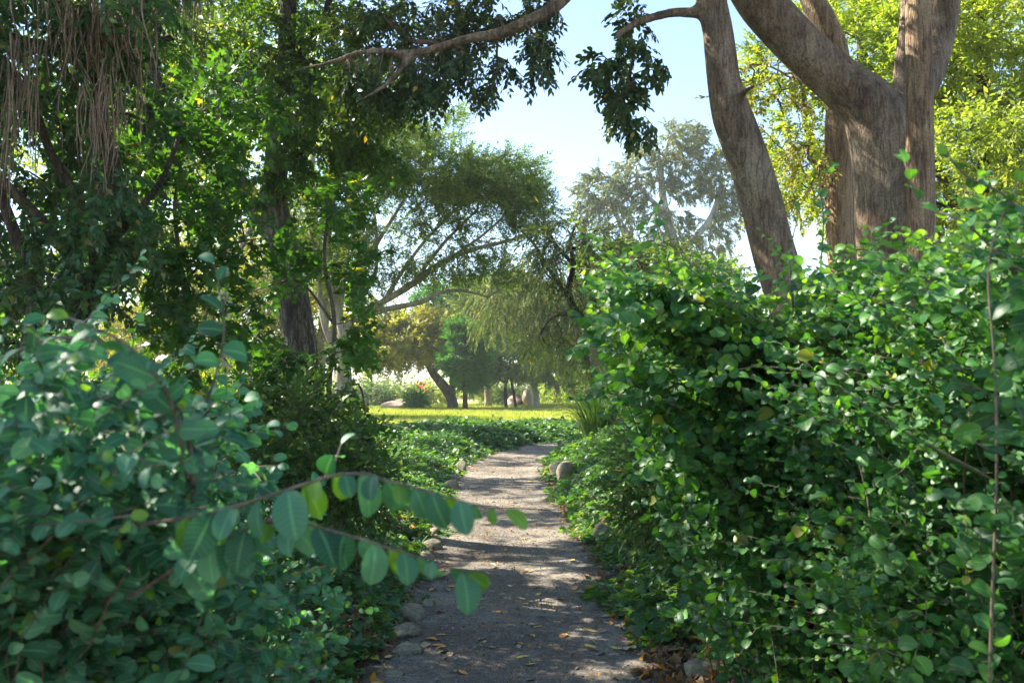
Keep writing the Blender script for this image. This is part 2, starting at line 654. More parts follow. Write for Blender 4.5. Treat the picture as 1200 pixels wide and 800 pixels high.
M['olive'] = leaf_mat('olive_green_leaf', [(0.035, 0.085, 0.012), (0.07, 0.145, 0.02), (0.13, 0.22, 0.03)], 0.42, (1.8, 1.8, 0.5), 0.42,
                      (0.35, 0.28, 0.03), 0.01, 0.45, 0.7)
M['maple'] = leaf_mat('thin_lobed_leaf', [(0.03, 0.085, 0.014), (0.055, 0.14, 0.02), (0.095, 0.20, 0.028)], 0.42, (1.7, 1.8, 0.5), 0.45,
                      (0.3, 0.28, 0.04), 0.02, 0.4, 0.6)
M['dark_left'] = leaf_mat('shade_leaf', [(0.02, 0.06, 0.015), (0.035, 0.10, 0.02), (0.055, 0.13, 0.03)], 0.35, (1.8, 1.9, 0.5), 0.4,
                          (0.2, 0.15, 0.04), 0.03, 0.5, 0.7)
M['yellow'] = leaf_mat('yellow_green_leaf', [(0.13, 0.20, 0.02), (0.26, 0.33, 0.035), (0.42, 0.44, 0.08)], 0.5, (1.5, 1.6, 0.6), 0.5,
                       (0.5, 0.36, 0.05), 0.01, 0.35, 0.5)
M['golden'] = leaf_mat('golden_green_leaf', [(0.10, 0.15, 0.03), (0.22, 0.26, 0.045), (0.38, 0.34, 0.05)], 0.5, (1.7, 1.5, 0.5), 0.5,
                       (0.5, 0.36, 0.04), 0.04, 0.35, 0.3)
M['umbrella'] = leaf_mat('olive_leaf', [(0.065, 0.12, 0.02), (0.12, 0.19, 0.028), (0.22, 0.27, 0.045)], 0.45, (1.5, 1.7, 0.5), 0.5,
                         (0.34, 0.28, 0.03), 0.02, 0.35, 0.35)
M['conifer'] = leaf_mat('conifer_leaf', [(0.035, 0.12, 0.03), (0.07, 0.20, 0.04), (0.13, 0.29, 0.06)], 0.38, (1.5, 1.6, 0.6), 0.6, None, 0, 0.3, 0.3)
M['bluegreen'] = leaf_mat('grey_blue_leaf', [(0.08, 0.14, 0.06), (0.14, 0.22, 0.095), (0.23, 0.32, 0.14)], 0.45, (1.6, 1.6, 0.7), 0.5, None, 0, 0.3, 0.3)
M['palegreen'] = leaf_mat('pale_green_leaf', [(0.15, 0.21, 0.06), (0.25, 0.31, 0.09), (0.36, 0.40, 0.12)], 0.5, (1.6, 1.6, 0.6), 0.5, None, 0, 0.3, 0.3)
M['gum'] = leaf_mat('gum_leaf', [(0.06, 0.09, 0.035), (0.13, 0.17, 0.07), (0.28, 0.31, 0.15)], 0.35, (1.5, 1.5, 0.8), 0.5,
                    (0.34, 0.26, 0.1), 0.04, 0.4, 0.2)
M['willow'] = leaf_mat('weeping_leaf', [(0.04, 0.075, 0.02), (0.08, 0.125, 0.035), (0.15, 0.19, 0.05)], 0.42, (1.7, 1.7, 0.5), 0.5, (0.34, 0.26, 0.05), 0.04, 0.3, 0.3)
M['ivy'] = leaf_mat('ivy_leaf', [(0.025, 0.08, 0.02), (0.05, 0.15, 0.03), (0.12, 0.25, 0.035)], 0.38, (1.9, 1.8, 0.4), 0.47, (0.25, 0.28, 0.03), 0.04, 0.6, 0.9)
M['strap'] = leaf_mat('strap_leaf', [(0.02, 0.06, 0.015), (0.045, 0.11, 0.022), (0.11, 0.18, 0.04)], 0.3, (1.7, 1.7, 0.5), 0.4, (0.35, 0.28, 0.1), 0.06, 0.5, 2)
M['litter'] = leaf_mat('dry_leaf', [(0.10, 0.055, 0.03), (0.20, 0.12, 0.06), (0.34, 0.22, 0.10)], 0.15, (1.3, 1.1, 0.6), 0.7, (0.55, 0.25, 0.02), 0.15, 0.3, 5)
M['straw'] = bark_mat('dry_fibre', [(0.10, 0.06, 0.03), (0.22, 0.14, 0.08), (0.33, 0.23, 0.14)], 14, 0.1, 0.2, cracks=False)
M['red'] = leaf_mat('red_petal', [(0.5, 0.03, 0.03), (0.7, 0.05, 0.06)], 0.3, (1, 1, 1), 0.5, None, 0, 0.3, 2)


def flat_leaf(name, col, col2):
    m, nt, out = newmat(name)
    g = N(nt, 'ShaderNodeNewGeometry')
    n = N(nt, 'ShaderNodeTexNoise')
    n.inputs['Scale'].default_value = 60
    nt.links.new(g.outputs['Position'], n.inputs['Vector'])
    r = ramp(nt, [(0.38, col), (0.66, col2)], n.outputs[0])
    p = N(nt, 'ShaderNodeBsdfPrincipled')
    nt.links.new(r.outputs[0], p.inputs['Base Color'])
    p.inputs['Roughness'].default_value = 0.55
    nt.links.new(p.outputs[0], out.inputs[0])
    return m


def ground_mat(name, stops, sc1, sc2, bump, bd=0.02, rough=0.95, patch=None, dirt=False):
    m, nt, out = newmat(name)
    L = nt.links.new
    g = N(nt, 'ShaderNodeNewGeometry')
    ns = []
    for s, d in ((sc1, 8), (sc2, 6), (sc2 * 6, 3)):
        n = N(nt, 'ShaderNodeTexNoise')
        n.inputs['Scale'].default_value = s
        n.inputs['Detail'].default_value = d
        n.inputs['Roughness'].default_value = 0.7
        L(g.outputs['Position'], n.inputs['Vector'])
        ns.append(n.outputs[0])
    f = mth(nt, 'ADD', mth(nt, 'MULTIPLY', ns[0], 0.45), mth(nt, 'MULTIPLY', ns[1], 0.4))
    f = mth(nt, 'ADD', f, mth(nt, 'MULTIPLY', ns[2], 0.25))
    r = ramp(nt, stops, f)
    col = r.outputs[0]
    vo = N(nt, 'ShaderNodeTexVoronoi')
    vo.inputs['Scale'].default_value = sc2 * 2.2
    L(g.outputs['Position'], vo.inputs['Vector'])
    if patch:
        sep = N(nt, 'ShaderNodeSeparateColor')
        L(vo.outputs['Color'], sep.inputs[0])
        pm = mth(nt, 'MULTIPLY', mth(nt, 'GREATER_THAN', sep.outputs[0], 0.90), mth(nt, 'LESS_THAN', vo.outputs['Distance'], 0.35))
        col = mixc(nt, col, patch, mth(nt, 'MULTIPLY', pm, 0.75))
    if dirt:
        at = N(nt, 'ShaderNodeAttribute', attribute_name='leaf')
        sp = N(nt, 'ShaderNodeSeparateColor')
        L(at.outputs['Color'], sp.inputs[0])
        nb = N(nt, 'ShaderNodeTexNoise')
        nb.inputs['Scale'].default_value = 4.5
        nb.inputs['Detail'].default_value = 7
        L(g.outputs['Position'], nb.inputs['Vector'])
        e2 = mth(nt, 'ADD', sp.outputs[1], mth(nt, 'MULTIPLY', nb.outputs[0], 0.8))
        e3 = mth(nt, 'MULTIPLY', mth(nt, 'SUBTRACT', e2, 1.08), 5.0)
        cl = nt.nodes.new('ShaderNodeClamp')
        L(e3, cl.inputs[0])
        dr = ramp(nt, [(0.40, (0.045, 0.03, 0.02)), (0.55, (0.11, 0.078, 0.05)), (0.68, (0.22, 0.155, 0.09))], f)
        col = mixc(nt, col, dr.outputs[0], cl.outputs[0])
    p = N(nt, 'ShaderNodeBsdfPrincipled')
    L(col, p.inputs['Base Color'])
    p.inputs['Roughness'].default_value = rough
    p.inputs['Specular IOR Level'].default_value = 0.25
    b = N(nt, 'ShaderNodeBump')
    b.inputs['Strength'].default_value = bump
    b.inputs['Distance'].default_value = bd
    h = mth(nt, 'ADD', ns[1], mth(nt, 'MULTIPLY', ns[2], 0.5))
    L(h, b.inputs['Height'])
    L(b.outputs[0], p.inputs['Normal'])
    L(p.outputs[0], out.inputs[0])
    return m


M['soil'] = ground_mat('dark_garden_soil', [(0.38, (0.035, 0.025, 0.018)), (0.55, (0.075, 0.055, 0.04)), (0.7, (0.13, 0.10, 0.07))], 1.5, 14, 1.0, 0.04, patch=(0.2, 0.13, 0.07))
M['path'] = ground_mat('grey_compacted_gravel', [(0.42, (0.065, 0.052, 0.038)), (0.49, (0.165, 0.137, 0.105)), (0.56, (0.25, 0.212, 0.168)), (0.64, (0.40, 0.35, 0.28))], 1.1, 40, 1.0, 0.02, patch=(0.46, 0.42, 0.36), dirt=True)
M['lawn'] = ground_mat('mown_grass', [(0.38, (0.20, 0.24, 0.06)), (0.55, (0.32, 0.35, 0.10)), (0.7, (0.44, 0.42, 0.16))], 0.35, 9, 0.3, 0.02)
M['rock'] = ground_mat('sandstone_rock', [(0.40, (0.09, 0.075, 0.045)), (0.52, (0.24, 0.205, 0.13)), (0.62, (0.42, 0.37, 0.26))], 9, 45, 0.8, 0.02)
M['boulder'] = ground_mat('pink_boulder', [(0.36, (0.30, 0.20, 0.16)), (0.52, (0.50, 0.37, 0.31)), (0.7, (0.65, 0.54, 0.46))], 1.5, 7, 0.8, 0.1)

# ------------------------------------------------------------------ ground, path, lawn
def grid(xs, ys, hf, dz=0.0):
    X, Y = np.meshgrid(xs, ys)
    Z = hf(X, Y) + dz
    V = np.column_stack([X.ravel(), Y.ravel(), Z.ravel()])
    nx, ny = len(xs), len(ys)
    i = np.arange(ny - 1)[:, None] * nx
    j = np.arange(nx - 1)[None]
    q = np.stack([i + j, i + j + 1, i + nx + j + 1, i + nx + j], -1).reshape(-1, 4)
    return V, q


xs = np.concatenate([np.array([-900, -400, -150, -60, -30]), np.arange(-16, 16.01, 0.16), np.array([30, 60, 150, 400, 900])])
ys = np.concatenate([np.array([-300, -80, -25]), np.arange(-8, 30.01, 0.16), np.array([34, 40, 50, 70, 110, 200, 450, 1500])])
V, q = grid(xs, ys, hgt, -0.012)
mb = MB()
mb.add(V, q, [4] * len(q))
tag(mb.build('ground', M['soil']), 'dark garden soil with scattered bits under the shrubs and ivy', kind='structure')

mb = MB()
ys = np.arange(-6, 29, 0.07)
cols_ = 29
V = []
AT = []
for y in ys:
    c, w = pcx(y), phw(y)
    for k in range(cols_):
        s = -1 + 2 * k / (cols_ - 1)
        e = 0.05 * math.sin(y * 3.1 + s * 4) + 0.04 * math.sin(y * 7.3 + s) + 0.03 * math.sin(y * 13.7)
        x = c + s * (w + 0.10 + e * abs(s))
        AT.append((.5, abs(s), .5, .5))
        V.append((x, y, 0.006 + 0.012 * math.sin(x * 3.3 + y * .9) * math.sin(y * 1.9) + 0.02 * s * s + 0.004 * math.sin(x * 17) * math.sin(y * 13)
                  + (-0.05 if abs(s) == 1 else 0)))
V = np.array(V)
i = np.arange(len(ys) - 1)[:, None] * cols_
j = np.arange(cols_ - 1)[None]
q = np.stack([i + j, i + j + 1, i + cols_ + j + 1, i + cols_ + j], -1).reshape(-1, 4)
mb.add(V, q, [4] * len(q), 0, np.array(AT))
tag(mb.build('path', M['path']), 'narrow grey gravel footpath curving between ivy beds', kind='structure')

xs = np.linspace(-70, 70, 120)
ys = np.linspace(27.8, 84, 90)
V, q = grid(xs, ys, lambda x, y: 0.02 + 0.05 * np.sin(x * .2) * np.sin(y * .13))
mb = MB()
mb.add(V, q, [4] * len(q))
tag(mb.build('lawn', M['lawn']), 'open mown lawn lit by the sun beyond the ivy', kind='structure')

# short grass tufts of the lawn so that its surface is not a flat sheet
bl = []
for _ in range(5):
    Vt, At, Ft = [], [], []
    for b in range(9):
        a = random.uniform(0, 6.28)
        o = np.array([random.uniform(-.12, .12), random.uniform(-.12, .12), 0])
        h = random.uniform(.03, .07)
        dx = np.array([math.cos(a), math.sin(a), 0]) * 0.008
        tip = o + np.array([random.uniform(-.03, .03), random.uniform(-.03, .03), h])
        k = len(Vt)
        Vt += [o - dx, o + dx, tip]
        rr = random.random()
        At += [(rr, 1, .5, .5)] * 3
        Ft += [(k, k + 1, k + 2)]
    bl.append(dict(v=np.array(Vt), a=np.array(At), l=np.array(Ft).ravel(), s=np.array([3] * 9), m=np.zeros(9, int)))
n = 22000
yy = 28 + 36 * rng.random(n) ** 1.5
xx = rng.uniform(-0.32, 0.2, n) * yy * 1.1
P = np.column_stack([xx, yy, 0.02 + 0.05 * np.sin(xx * .2) * np.sin(yy * .13)])
mb = MB()
R = np.tile(np.eye(3), (n, 1, 1))
place(mb, bl, P, R, rng.uniform(.8, 1.6, n) * (1 + yy / 60))
M['blade'] = leaf_mat('grass_blade', [(0.20, 0.25, 0.05), (0.31, 0.35, 0.09), (0.42, 0.41, 0.14)], 0.45, (1.4, 1.4, 0.5), 0.6, None, 0, 0.3, 0.4)
tag(mb.build('grass', M['blade']), 'short blades of mown grass on the lawn', 'grass', kind='stuff')

# ------------------------------------------------------------------ gravel, litter and fallen leaves
def pebble_t(k=0):
    a = rng.normal(0, 1, (10, 3))
    v = np.array([(0, 0, 1), (1, 0, 0.1), (0.3, 0.9, 0), (-0.8, 0.6, 0.1), (-0.8, -0.6, 0), (0.3, -0.95, 0.1), (0, 0, -1)], float)
    v = v + rng.normal(0, 0.14, v.shape)
    v *= np.array([1, 0.8, 0.5])
    f = []
    for i in range(5):
        f += [(0, 1 + i, 1 + (i + 1) % 5), (6, 1 + (i + 1) % 5, 1 + i)]
    r = random.random()
    return dict(v=v, a=np.tile([r, 1, .5, r], (7, 1)), l=np.array(f).ravel(), s=np.array([3] * 10), m=np.zeros(10, int))


n = 26000
yy = 3 + 19 * rng.random(n) ** 1.3
edge = rng.random(n) < 0.5
ss = np.where(edge, np.sign(rng.random(n) - .5) * rng.uniform(.75, 1.12, n), rng.uniform(-1, 1, n))
xx = pcx(yy) + ss * phw(yy)
P = np.column_stack([xx, yy, hgt(xx, yy) + 0.018 + 0.012 * np.sin(xx * 3.3 + yy * .9) * np.sin(yy * 1.9)])
mb = MB()
D = rng.normal(0, 1, (n, 3)); D[:, 2] *= .15
place(mb, [pebble_t() for _ in range(8)], P, frames(D, 0.4), rng.uniform(.002, .0065, n) * np.where(rng.random(n) < .05, 2.2, 1))
M['pebble'] = leaf_mat('pebble_stone', [(0.10, 0.09, 0.08), (0.22, 0.20, 0.18), (0.42, 0.40, 0.36)], 0.0, (1, 1, 1), 0.85, None, 0, 0.3, 30)
tag(mb.build('gravel', M['pebble'], smooth=False), 'tiny loose stones strewn over the path', 'gravel', kind='stuff')

lit = [spray(k, 1, 0.01, 0.06, 0, 0, 50, 0, 0, .3) for k in ('oval', 'long', 'oval', 'ivy')]
for t in lit:
    t['v'][:, 2] += 0.02 * np.sin(t['v'][:, 0] * 60)
n = 8000
yy = 2.4 + 17 * rng.random(n) ** 1.4
side = np.where(rng.random(n) < .62, 1, -1)
xx = pcx(yy) + side * (phw(yy) * 0.90 + np.abs(rng.normal(0, 0.30, n)) + np.where(rng.random(n) < .35, rng.random(n) * 1.6, 0) * (side > 0))
P = np.column_stack([xx, yy, hgt(xx, yy) + rng.uniform(0.002, 0.02, n)])
D = rng.normal(0, 1, (n, 3)); D[:, 2] *= .18
mb = MB()
place(mb, lit, P, frames(D, 0.35), rng.uniform(.5, 1.25, n))
n = 6500
yy = 3 + 17 * rng.random(n) ** 1.4
ss = rng.normal(0, .62, n)
xx = pcx(yy) + ss * phw(yy)
P = np.column_stack([xx, yy, hgt(xx, yy) + 0.022 + 0.012 * np.sin(xx * 3.3 + yy * .9) * np.sin(yy * 1.9)])
D = rng.normal(0, 1, (n, 3)); D[:, 2] *= .12
place(mb, lit, P, frames(D, 0.3), rng.uniform(.08, .3, n))
tag(mb.build('leaf_litter', [M['litter'], M['twig']]), 'brown dead leaves heaped along the path edges', 'leaf litter', kind='stuff')

fm = {'orange': flat_leaf('orange_leaf', (0.62, 0.22, 0.012), (0.75, 0.34, 0.03)),
      'yellow': flat_leaf('yellow_leaf', (0.55, 0.36, 0.05), (0.7, 0.5, 0.12)),
      'tan': flat_leaf('tan_leaf', (0.34, 0.24, 0.12), (0.5, 0.38, 0.22)),
      'brown': flat_leaf('brown_leaf', (0.14, 0.08, 0.04), (0.25, 0.15, 0.08))}
protos = {}
for cname in fm:
    protos[cname] = []
    for q_ in range(3):
        lv, la, lf = leaf_geo('oval' if q_ % 2 == 0 else 'long')
        v = lv.copy()
        v[:, 0] -= .5
        bend = random.uniform(.1, .5)
        v[:, 2] = v[:, 2] * 0.5 + bend * (v[:, 0] ** 2) + random.uniform(-.3, .3) * v[:, 1] + random.uniform(0, .9) * v[:, 1] ** 2 * 2
        v[:, 2] -= v[:, 2].min()
        me_mb = MB()
        me_mb.add(v * 0.07, np.concatenate([np.array(f) for f in lf]), [len(f) for f in lf])
        o = me_mb.build('fallen_leaf', fm[cname])
        protos[cname].append(o)
spots = [(660, 748, 'orange', 1.15), (530, 690, 'orange', 1), (580, 666, 'orange', .9), (628, 690, 'yellow', .8), (568, 705, 'tan', .9),
         (560, 713, 'yellow', .9), (585, 721, 'orange', .9), (538, 716, 'orange', .8), (622, 748, 'orange', .9), (608, 757, 'tan', .8),
         (612, 771, 'yellow', .9), (622, 779, 'yellow', .9), (540, 790, 'orange', 1.1), (628, 738, 'yellow', .9), (692, 742, 'yellow', 1),
         (705, 743, 'tan', .9), (697, 756, 'tan', .9), (692, 761, 'yellow', 1), (696, 765, 'tan', .9), (716, 733, 'orange', .9), (722, 764, 'yellow', .9),
         (734, 765, 'tan', .9), (748, 762, 'tan', .9), (690, 698, 'yellow', .8), (680, 696, 'tan', .9), (644, 704, 'tan', .9), (631, 698, 'yellow', .8),
         (556, 677, 'yellow', .8), (578, 662, 'tan', .8), (612, 672, 'orange', .9), (652, 650, 'orange', .8), (650, 638, 'orange', .7),
         (625, 634, 'tan', .7), (640, 620, 'orange', .7), (655, 612, 'orange', .8), (564, 640, 'orange', .7), (535, 630, 'orange', .8),
         (550, 575, 'orange', .8), (595, 588, 'orange', .8), (600, 592, 'orange', .8), (634, 597, 'orange', .9), (640, 590, 'orange', .7), (617, 547, 'orange', .8),
         (550, 640, 'tan', .7), (505, 753, 'orange', 1), (498, 760, 'tan', .9), (518, 747, 'orange', .9), (564, 752, 'tan', .8), (520, 767, 'tan', .9),
         (447, 767, 'brown', 1), (455, 776, 'yellow', .9), (425, 771, 'orange', 1), (430, 780, 'orange', .9), (452, 735, 'orange', 1), (466, 768, 'tan', .8)]
rr_ = random.Random(3)
for _ in range(150):
    y = 3.9 + 14 * rr_.random() ** 1.5
    s = rr_.uniform(-1.15, 1.15)
    x = float(pcx(y) + s * phw(y))
    c = rr_.choices(['orange', 'yellow', 'tan', 'brown'], [.25, .22, .33, .2])[0]
    spots.append((x, y, c, rr_.uniform(.5, 1.1), 1))
# near the right-hand bank
for uu, vv in [(770, 790), (800, 740), (812, 752), (838, 762), (868, 778), (856, 770), (790, 770), (845, 790), (880, 786), (824, 776), (905, 790), (780, 755)]:
    spots.append((uu, vv, rr_.choice(['orange', 'yellow', 'tan', 'brown']), 1.0))
used = set()
for k, sp in enumerate(spots):
    if len(sp) == 5:
        x, y = sp[0], sp[1]
    else:
        g_ = G(sp[0], sp[1])
        x, y = g_[0], g_[1]
        g_ = G(sp[0], sp[1], float(hgt(x, y)))
        x, y = g_[0], g_[1]
    src = protos[sp[2]][k % 3]
    if src.name in used:
        o = src.copy()
        COL.objects.link(o)
    else:
        o = src
        used.add(src.name)
    z = float(hgt(x, y)) + 0.006 + 0.012 * math.sin(x * 3.3 + y * .9) * math.sin(y * 1.9) + 0.02 * min(1, (x - pcx(y)) ** 2 / phw(y) ** 2) + 0.003
    if abs(x - pcx(y)) > phw(y):
        z += 0.01
    o.location = (x, y, z)
    o.rotation_euler = (rr_.uniform(-.15, .15), rr_.uniform(-.15, .15), rr_.uniform(0, 6.28))
    s = sp[3] * 1.12
    o.scale = (s, s, s)
    lb = {'orange': 'small bright orange fallen leaf lying on the gravel path', 'yellow': 'small dull yellow fallen leaf lying on the gravel path',
          'tan': 'small pale tan dry leaf lying on the gravel path', 'brown': 'small dark brown dead leaf lying on the gravel path'}[sp[2]]
    tag(o, lb, 'fallen leaf', sp[2] + ' fallen leaves scattered on the path')
    if k == 0:
        tag(o, 'largest orange fallen leaf, low in the middle of the grey path', 'fallen leaf')
        del o['group']
for lst in protos.values():
    for o in lst:
        if o.name not in used:
            bpy.data.objects.remove(o)

# ------------------------------------------------------------------ stones
def rock(name, pos, size, mat, label, cat, group=None, seed=0, rz=0.0, sub=3, flat=0.0):
    import bmesh
    bm = bmesh.new()
    bmesh.ops.create_icosphere(bm, subdivisions=sub, radius=1)
    r = random.Random(seed)
    ph = [r.uniform(0, 6.28) for _ in range(9)]
    planes = [(np.array([r.gauss(0, 1), r.gauss(0, 1), r.gauss(0, 1)]), r.uniform(.55, .85)) for _ in range(12)]
    planes = [(p / np.linalg.norm(p), d) for p, d in planes]
    for v in bm.verts:
        p = np.array(v.co)
        k = 1 + .10 * math.sin(2.3 * p[0] + ph[0]) * math.cos(2.1 * p[1] + ph[1]) + .06 * math.sin(4.7 * p[2] + ph[2] + 3 * p[0]) + 0.025 * math.sin(11 * p[0] + 9 * p[1] + ph[3])
        p = p * k
        for nrm, d in planes:
            e = p.dot(nrm) - d
            if e > 0:
                p = p - nrm * e * 0.95
        v.co = (p[0] * size[0], p[1] * size[1], p[2] * size[2])
    me = bpy.data.meshes.new(name)
    bm.to_mesh(me)
    bm.free()
    for f in me.polygons:
        f.use_smooth = True
    me.materials.append(mat)
    o = bpy.data.objects.new(name, me)
    COL.objects.link(o)
    o.location = [float(c) for c in pos]
    o.rotation_euler = (0, 0, rz)
    tag(o, label, cat, group)
    return o


left_st = [(478, 762, .10, .075, 'lowest rounded olive stone edging the left of the path'),
           (475, 742, .15, .075, 'wide olive stone lying across the left path edge, second from the front'),
           (484, 722, .13, .10, 'squarish tan stone edging the path, third from the front'),
           (502, 708, .07, .06, 'small upright stone just behind the squarish tan edging stone'),
           (462, 790, .09, .04, 'flat grey stone half sunk in soil before the lowest olive stone'),
           (500, 655, .12, .08, 'dark rounded edging stone below the largest edging stone'),
           (503, 641, .15, .10, 'largest rounded stone of the left path edge, beside the ivy'),
           (507, 626, .14, .08, 'long low stone edging the path behind the largest one'),
           (513, 618, .12, .09, 'pale edging stone with a flat top beside sunlit ivy'),
           (529, 572, .15, .13, 'round tan stone at the left edge where the path narrows'),
           (530, 562, .15, .12, 'brown stone leaning on the round tan edging stone'),
           (539, 551, .16, .17, 'tall tan stone where the left ivy overhangs the path'),
           (541, 542, .15, .16, 'farthest visible stone of the left path edge')]
for k, (u, v, rx, rz_, lab) in enumerate(left_st):
    g_ = G(u, v, 0.02)
    rock('edging_stone', (g_[0], g_[1], rz_ * 0.22), (rx * .85, rx * .7, rz_ * .85), M['rock'], lab, 'stone', 'stones edging the left of the path', 20 + k, k * 1.1)
right_st = [(654, 560, .17, .24, 'grey slanting stone under the ivy on the right bank', 1.5),
            (664, 565, .16, .26, 'pale upright stone with a sunlit face on the right bank', 1.0),
            (676, 578, .14, .20, 'small pale stone peeping from ivy beside the upright one', 0.4),
            (706, 632, .11, .16, 'mossy brown stone buried in the ivy of the right bank', 0.4)]
for k, (u, v, rx, rz_, lab, a_) in enumerate(right_st):
    g_ = G(u, v, 0.04)
    rock('edging_stone', (g_[0], g_[1], rz_ * 0.45), (rx, rx * .9, rz_), M['rock'], lab, 'stone', 'stones edging the right of the path', 50 + k, a_)
g_ = G(826, 738, 0.22)
rock('flat_rock', (g_[0], g_[1], float(hgt(g_[0], g_[1])) + 0.0), (.15, .11, .045), M['rock'], 'flat brown rock among dead leaves under the right shrub', 'rock', None, 70, .3)
g_ = G(602, 477, 0)
rock('boulder', (g_[0], g_[1], .3), (.62, .6, .5), M['boulder'], 'lower left pink boulder of the pair beyond the lawn', 'boulder', None, 81, .3)
g_ = G(618, 477, 0)
rock('boulder', (g_[0], g_[1], .42), (.68, .6, .72), M['boulder'], 'taller right pink boulder beside the white trunk beyond the lawn', 'boulder', None, 82, 1.3)
g_ = G(465, 479, 0)
rock('boulder', (g_[0], g_[1], .15), (1.0, .7, .5), M['boulder'], 'low pale boulder under the golden tree beyond the lawn', 'boulder', None, 83, .2)

# ------------------------------------------------------------------ ivy beds
ivt = [spray('ivy', 1, 0.01, 1.0, 0, 10, 30, 0, 0, .3) for _ in range(4)] + [spray('ivy', 3, 1.2, 0.8, 70, 12, 35, 0.03, .1, .3) for _ in range(4)]


def ivy_bed(name, side, label, y0, y1, depth, n, thick, size0):
    yy = y0 + (y1 - y0) * rng.random(n) ** 1.25
    o = depth * rng.random(n) ** 1.15 - 0.09 * (1 + np.sin(yy * 2.3) + 0.6 * np.sin(yy * 5.1 + 1)) + 0.05
    xx = pcx(yy) + side * (phw(yy) + o)
    top = thick * sm(-0.12, 0.35, o) * (0.75 + 0.5 * np.sin(xx * 2.7 + yy * 1.3) * np.sin(yy * 2.1) + 0.15 * np.sin(xx * 7 + yy * 5))
    zz = hgt(xx, yy) + 0.02 + top * (1 - 0.55 * rng.random(n) ** 2.2)
    gap = np.sin(xx * 4.3 + yy * 1.1) * np.sin(yy * 3.1 - xx) + .4 * np.sin(xx * 11) * np.sin(yy * 9)
    keep = (gap > -0.75) | (o > .8)
    xx, yy, zz, o = xx[keep], yy[keep], zz[keep], o[keep]
    n = len(xx)
    P = np.column_stack([xx, yy, zz])
    D = rng.normal(0, 1, (n, 3))
    D[:, 2] = rng.normal(-0.25, 0.3, n)
    D[:, 0] -= side * 0.9 * (1 - sm(0, 0.5, o))
    R = frames(D, 0.45)
    S = size0 * rng.uniform(.4, 1.4, n) * (1 + np.clip((yy - 10) / 22, 0, .9))
    mb = MB()
    place(mb, ivt, P, R, S)
    tag(mb.build(name, [M['ivy'], M['twig_green']]), label, 'ivy', kind='stuff')


ivy_bed('ground_ivy', -1, 'glossy ivy ground cover left of the path, sunlit towards the lawn', 2.5, 28.5, 5.5, 62000, 0.20, 0.062)
ivy_bed('ground_ivy', 1, 'dark ivy ground cover on the bank right of the path', 5.0, 27, 3.4, 40000, 0.22, 0.060)
n = 9000
yy = rng.uniform(3.0, 7.0, n)
o_ = 0.25 + 2.6 * rng.random(n)
xx = pcx(yy) + phw(yy) + o_
keep = (np.sin(xx * 3.1 + 1) * np.sin(yy * 2.3) + 0.5 * np.sin(xx * 6 + yy * 4)) > (0.15 - 0.4 * (yy > 4.6))
xx, yy = xx[keep], yy[keep]
n = len(xx)
P = np.column_stack([xx, yy, hgt(xx, yy) + 0.02 + 0.12 * rng.random(n)])
D = rng.normal(0, 1, (n, 3)); D[:, 2] = rng.normal(-.2, .3, n)
mb = MB()
place(mb, ivt, P, frames(D, .45), 0.055 * rng.uniform(.6, 1.3, n))
tag(mb.build('ground_ivy', [M['ivy'], M['twig_green']]), 'patchy ivy among dead leaves beneath the right shrub', 'ivy', kind='stuff')

# ------------------------------------------------------------------ strap-leaved clump
def strap_clump(x, y, n, h, label):
    z0 = float(hgt(x, y))
    root = thing('strap_leaf_plant', (x, y, z0), label, 'plant')
    mb = MB()
    for i in range(n):
        a = random.uniform(0, 6.28)
        le = random.uniform(.4, 1.25) ** 0.6
        r0 = random.uniform(0, .28)
        hh = h * random.uniform(.55, 1.1)
        w = random.uniform(.009, .017)
        dirv = np.array([math.cos(a), math.sin(a), 0])
        sd = np.array([-dirv[1], dirv[0], 0])
        pts = []
        for k in range(8):
            t = k / 7
            p = np.array([x, y, z0]) + dirv * (r0 + le * 0.42 * h * t ** 1.6) + np.array([0, 0, hh * (t - 0.42 * le * t ** 3)])
            ww = w * (1 - t ** 3)
            pts.append(p - sd * ww)
            pts.append(p + np.array([0, 0, -.004]))
            pts.append(p + sd * ww)
        f = []
        for k in range(7):
            for jj in range(2):
                q0 = k * 3 + jj
                f.append((q0, q0 + 1, q0 + 4, q0 + 3))
        at = np.tile([random.random(), 1, .5, random.random()], (24, 1))
        mb.add(np.array(pts), np.array(f).ravel(), [4] * len(f), 0, at)
    mb.build('foliage', M['strap'], root)


strap_clump(1.55, 17.0, 300, 1.3, 'clump of long narrow strap leaves where the path bends right')
strap_clump(2.3, 16.4, 200, 1.0, 'lower clump of strap leaves half hidden by the right shrub')

# ------------------------------------------------------------------ trees
def px_path(pts, d, ground=False, flare=1.25):
    P, R = [], []
    for p in pts:
        dd = p[3] if len(p) > 3 else d
        P.append(W(p[0], p[1], dd))
        R.append(p[2] / F * dd)
    if ground:
        b = P[0].copy()
        b[2] = float(hgt(b[0], b[1])) - 0.08
        if b[2] < P[0][2] - 0.05:
            P.insert(0, b)
            R.insert(0, R[0] * flare)
    return P, R


